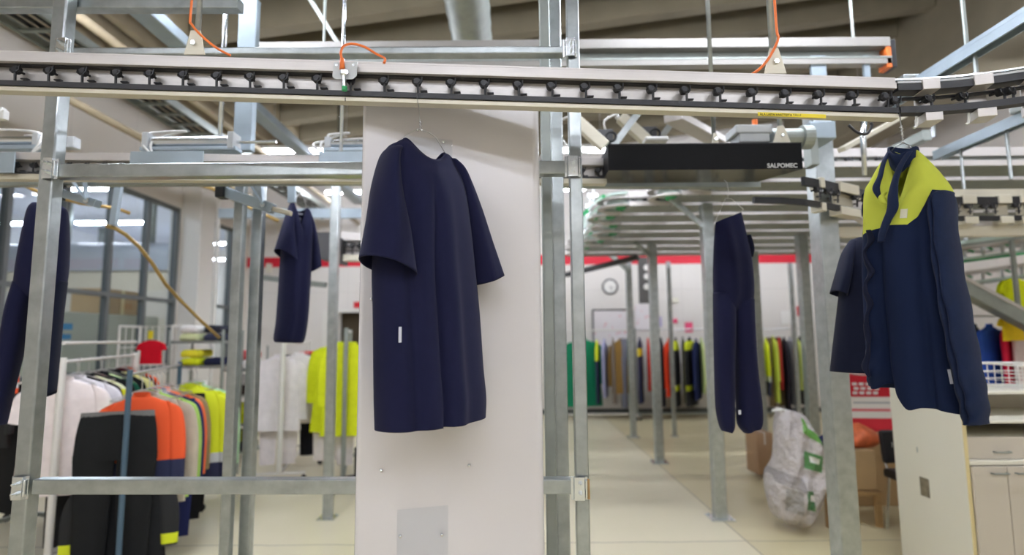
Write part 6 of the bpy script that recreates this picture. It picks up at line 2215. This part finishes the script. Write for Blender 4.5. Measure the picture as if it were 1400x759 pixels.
def sack_material():
    m, nt, b = nodes_of('printed_white_sack')
    xyz = obj_xyz(nt)
    cur = lin((188, 181, 179))
    def slant(cur, ax_, ay_, bx_, by_, sh, c):
        x0, z1 = pxy(ax_, ay_); x1, z0 = pxy(bx_, by_)
        zz = math_node(nt, 'ADD', xyz[2], math_node(nt, 'MULTIPLY', math_node(nt, 'SUBTRACT', xyz[0], x0), sh))
        k = math_node(nt, 'MULTIPLY', range_mask(nt, xyz[0], x0, x1), range_mask(nt, zz, z0, z1))
        return mix_col(nt, k, cur, lin(c))
    cur = slant(cur, 1098, 572, 1128, 592, .7, (104, 160, 74))
    cur = slant(cur, 1106, 578, 1122, 585, .7, (222, 214, 212))
    cur = slant(cur, 1100, 617, 1126, 640, .3, (86, 138, 84))
    cur = slant(cur, 1108, 624, 1119, 632, .3, (214, 214, 206))
    cur = slant(cur, 1096, 668, 1113, 694, .3, (84, 130, 84))
    cur = slant(cur, 1102, 675, 1113, 683, .3, (220, 214, 210))
    cur = slant(cur, 1068, 645, 1098, 662, .35, (150, 144, 142))
    cur = slant(cur, 1076, 668, 1094, 700, .2, (158, 154, 150))
    nt.links.new(cur, b.inputs['Base Color'])
    b.inputs['Roughness'].default_value = .42
    n = nt.nodes.new('ShaderNodeTexNoise'); n.inputs['Scale'].default_value = 14; n.inputs['Detail'].default_value = 5
    tc = nt.nodes.new('ShaderNodeTexCoord'); nt.links.new(tc.outputs['Object'], n.inputs['Vector'])
    bp = nt.nodes.new('ShaderNodeBump'); bp.inputs['Strength'].default_value = .9; bp.inputs['Distance'].default_value = .06
    nt.links.new(n.outputs['Fac'], bp.inputs['Height']); nt.links.new(bp.outputs['Normal'], b.inputs['Normal'])
    return m


def sackfold(q_, t_, s_):
    return .024 * math.sin(5 * q_ + 9 * t_) + .018 * math.sin(9 * q_ - 15 * t_ + s_) + .012 * abs(math.sin(14 * q_ + 23 * t_)) - .03 * math.exp(-((t_ - .42) / .06) ** 2)


secs = px_secs(plS, rowsS)
g = MB(); g.loft(cloth(secs, 50, 56, sackfold, .75), True, True)
g.build('sack', sack_material(), tS_, world=False, smooth=True)
g = MB(); x, z = pxy(1080, 561); g.tube([(x - .06, -.02, z - .02), (x, -.05, z - .012), (x + .06, -.02, z - .025), (x, .04, z - .015)], .012, 6, closed=True); g.build('tie', M['white_plastic'], tS_, world=False)

# ================================================================== next hall, seen through the panes
for (y, x0, x1, z, r_, lb) in ((12.2, -12.6, -7.0, 3.35, .32, 'large rounded grey machine hood behind the glazed wall'), (17.5, -13.6, -9.5, 3.3, .4, 'second rounded grey machine hood, farther behind the glazed wall')):
    t = thing('machine_hood', lb, 'machine', ((x0 + x1) / 2, y, 0))
    g = MB(); pr = [(-r_ * 1.2, -r_)] + [(r_ * 1.2 * math.cos(PI - k * PI / 12), r_ * math.sin(PI - k * PI / 12)) for k in range(13)] + [(r_ * 1.2, -r_)]
    g.prism(pr, (x0, y, z), (0, 1, 0), (0, 0, 1), x1 - x0); g.build('hood', mat('grey_machine_hood', (150, 154, 160), .4), t)
    g = MB(); g.box2((x0 + .1, y - r_, .0), (x1 - .1, y + r_, z - r_)); g.build('machine_body', mat('cream_machine', (196, 186, 166), .5), t)
    for k in range(4):
        g = MB(); xx = x0 + (x1 - x0) * (k + .5) / 4; g.box((xx, y - r_ - .005, 2.3), ((x1 - x0) / 5, .012, .6)); g.build('hatch', M['cabinet_door'], t, bevel=.004)
    g = MB()
    for k in range(3):
        xx = x0 + (x1 - x0) * (k + .5) / 3; g.cyl((xx, y, z + r_ * .9), (xx, y, 5.1), .1, 14)
    g.build('exhaust_pipe', M['galv_dull'], t, smooth=True)
t = thing('high_carton', 'brown cardboard carton behind the windows, on a high shelf', 'box', (-6.6, 8.0, 2.0))
p0, p1 = PX(138, 429, -6.6), PX(182, 399, -6.6)
g = MB(); g.box2((-6.6, p0.y, p0.z), (-7.1, p0.y + 1.0, p1.z)); g.build('carton_body', M['cardboard'], t, bevel=.005)
g = MB(); g.box2((-6.598, p0.y + .45, p0.z), (-6.594, p0.y + .52, p1.z)); g.build('tape', M['edge_band'], t)
g = MB(); g.box2((-7.2, p0.y - .8, 0), (-6.55, p0.y + 1.4, p0.z - .001)); tag(g.build('storage_cupboard', mat('pale_green_cupboard', (196, 196, 178), .5), bevel=.01), 'pale cupboard behind the glazed wall, under the brown carton', 'cupboard')
# blue signs beside the far trousers
for i, (a, b) in enumerate((((82, 442), (99, 451)), ((86, 457), (97, 464)))):
    p0, p1 = PX(a[0], a[1], XL - .3), PX(b[0], b[1], XL - .3)
    g = MB(); g.box2((XL - .32, p0.y, p1.z), (XL - .3, p1.y, p0.z)); tag(g.build('blue_sign', mat('bright_blue_sign_%d' % i, (44, 150, 206), .5)), ['upper blue card behind the glass right of the navy trousers', 'lower blue card behind the glass right of the navy trousers'][i], 'sign')
# ================================================================== light and exposure
w = bpy.data.worlds.new('world')
SC.world = w
w.use_nodes = True
w.node_tree.nodes['Background'].inputs['Color'].default_value = (0.9, 0.95, 1.0, 1)
w.node_tree.nodes['Background'].inputs['Strength'].default_value = 0.3
SC.view_settings.view_transform = 'Standard'
SC.view_settings.look = 'None'
SC.view_settings.gamma = 1
SC.view_settings.exposure = 0.22
SC.view_settings.use_curve_mapping = False
SC.cycles.use_denoising = True
SC.cycles.max_bounces = 10
SC.cycles.diffuse_bounces = 5
SC.cycles.transparent_max_bounces = 16
SC.cycles.sample_clamp_indirect = 6.0
SC.cycles.caustics_reflective = False
SC.cycles.caustics_refractive = False
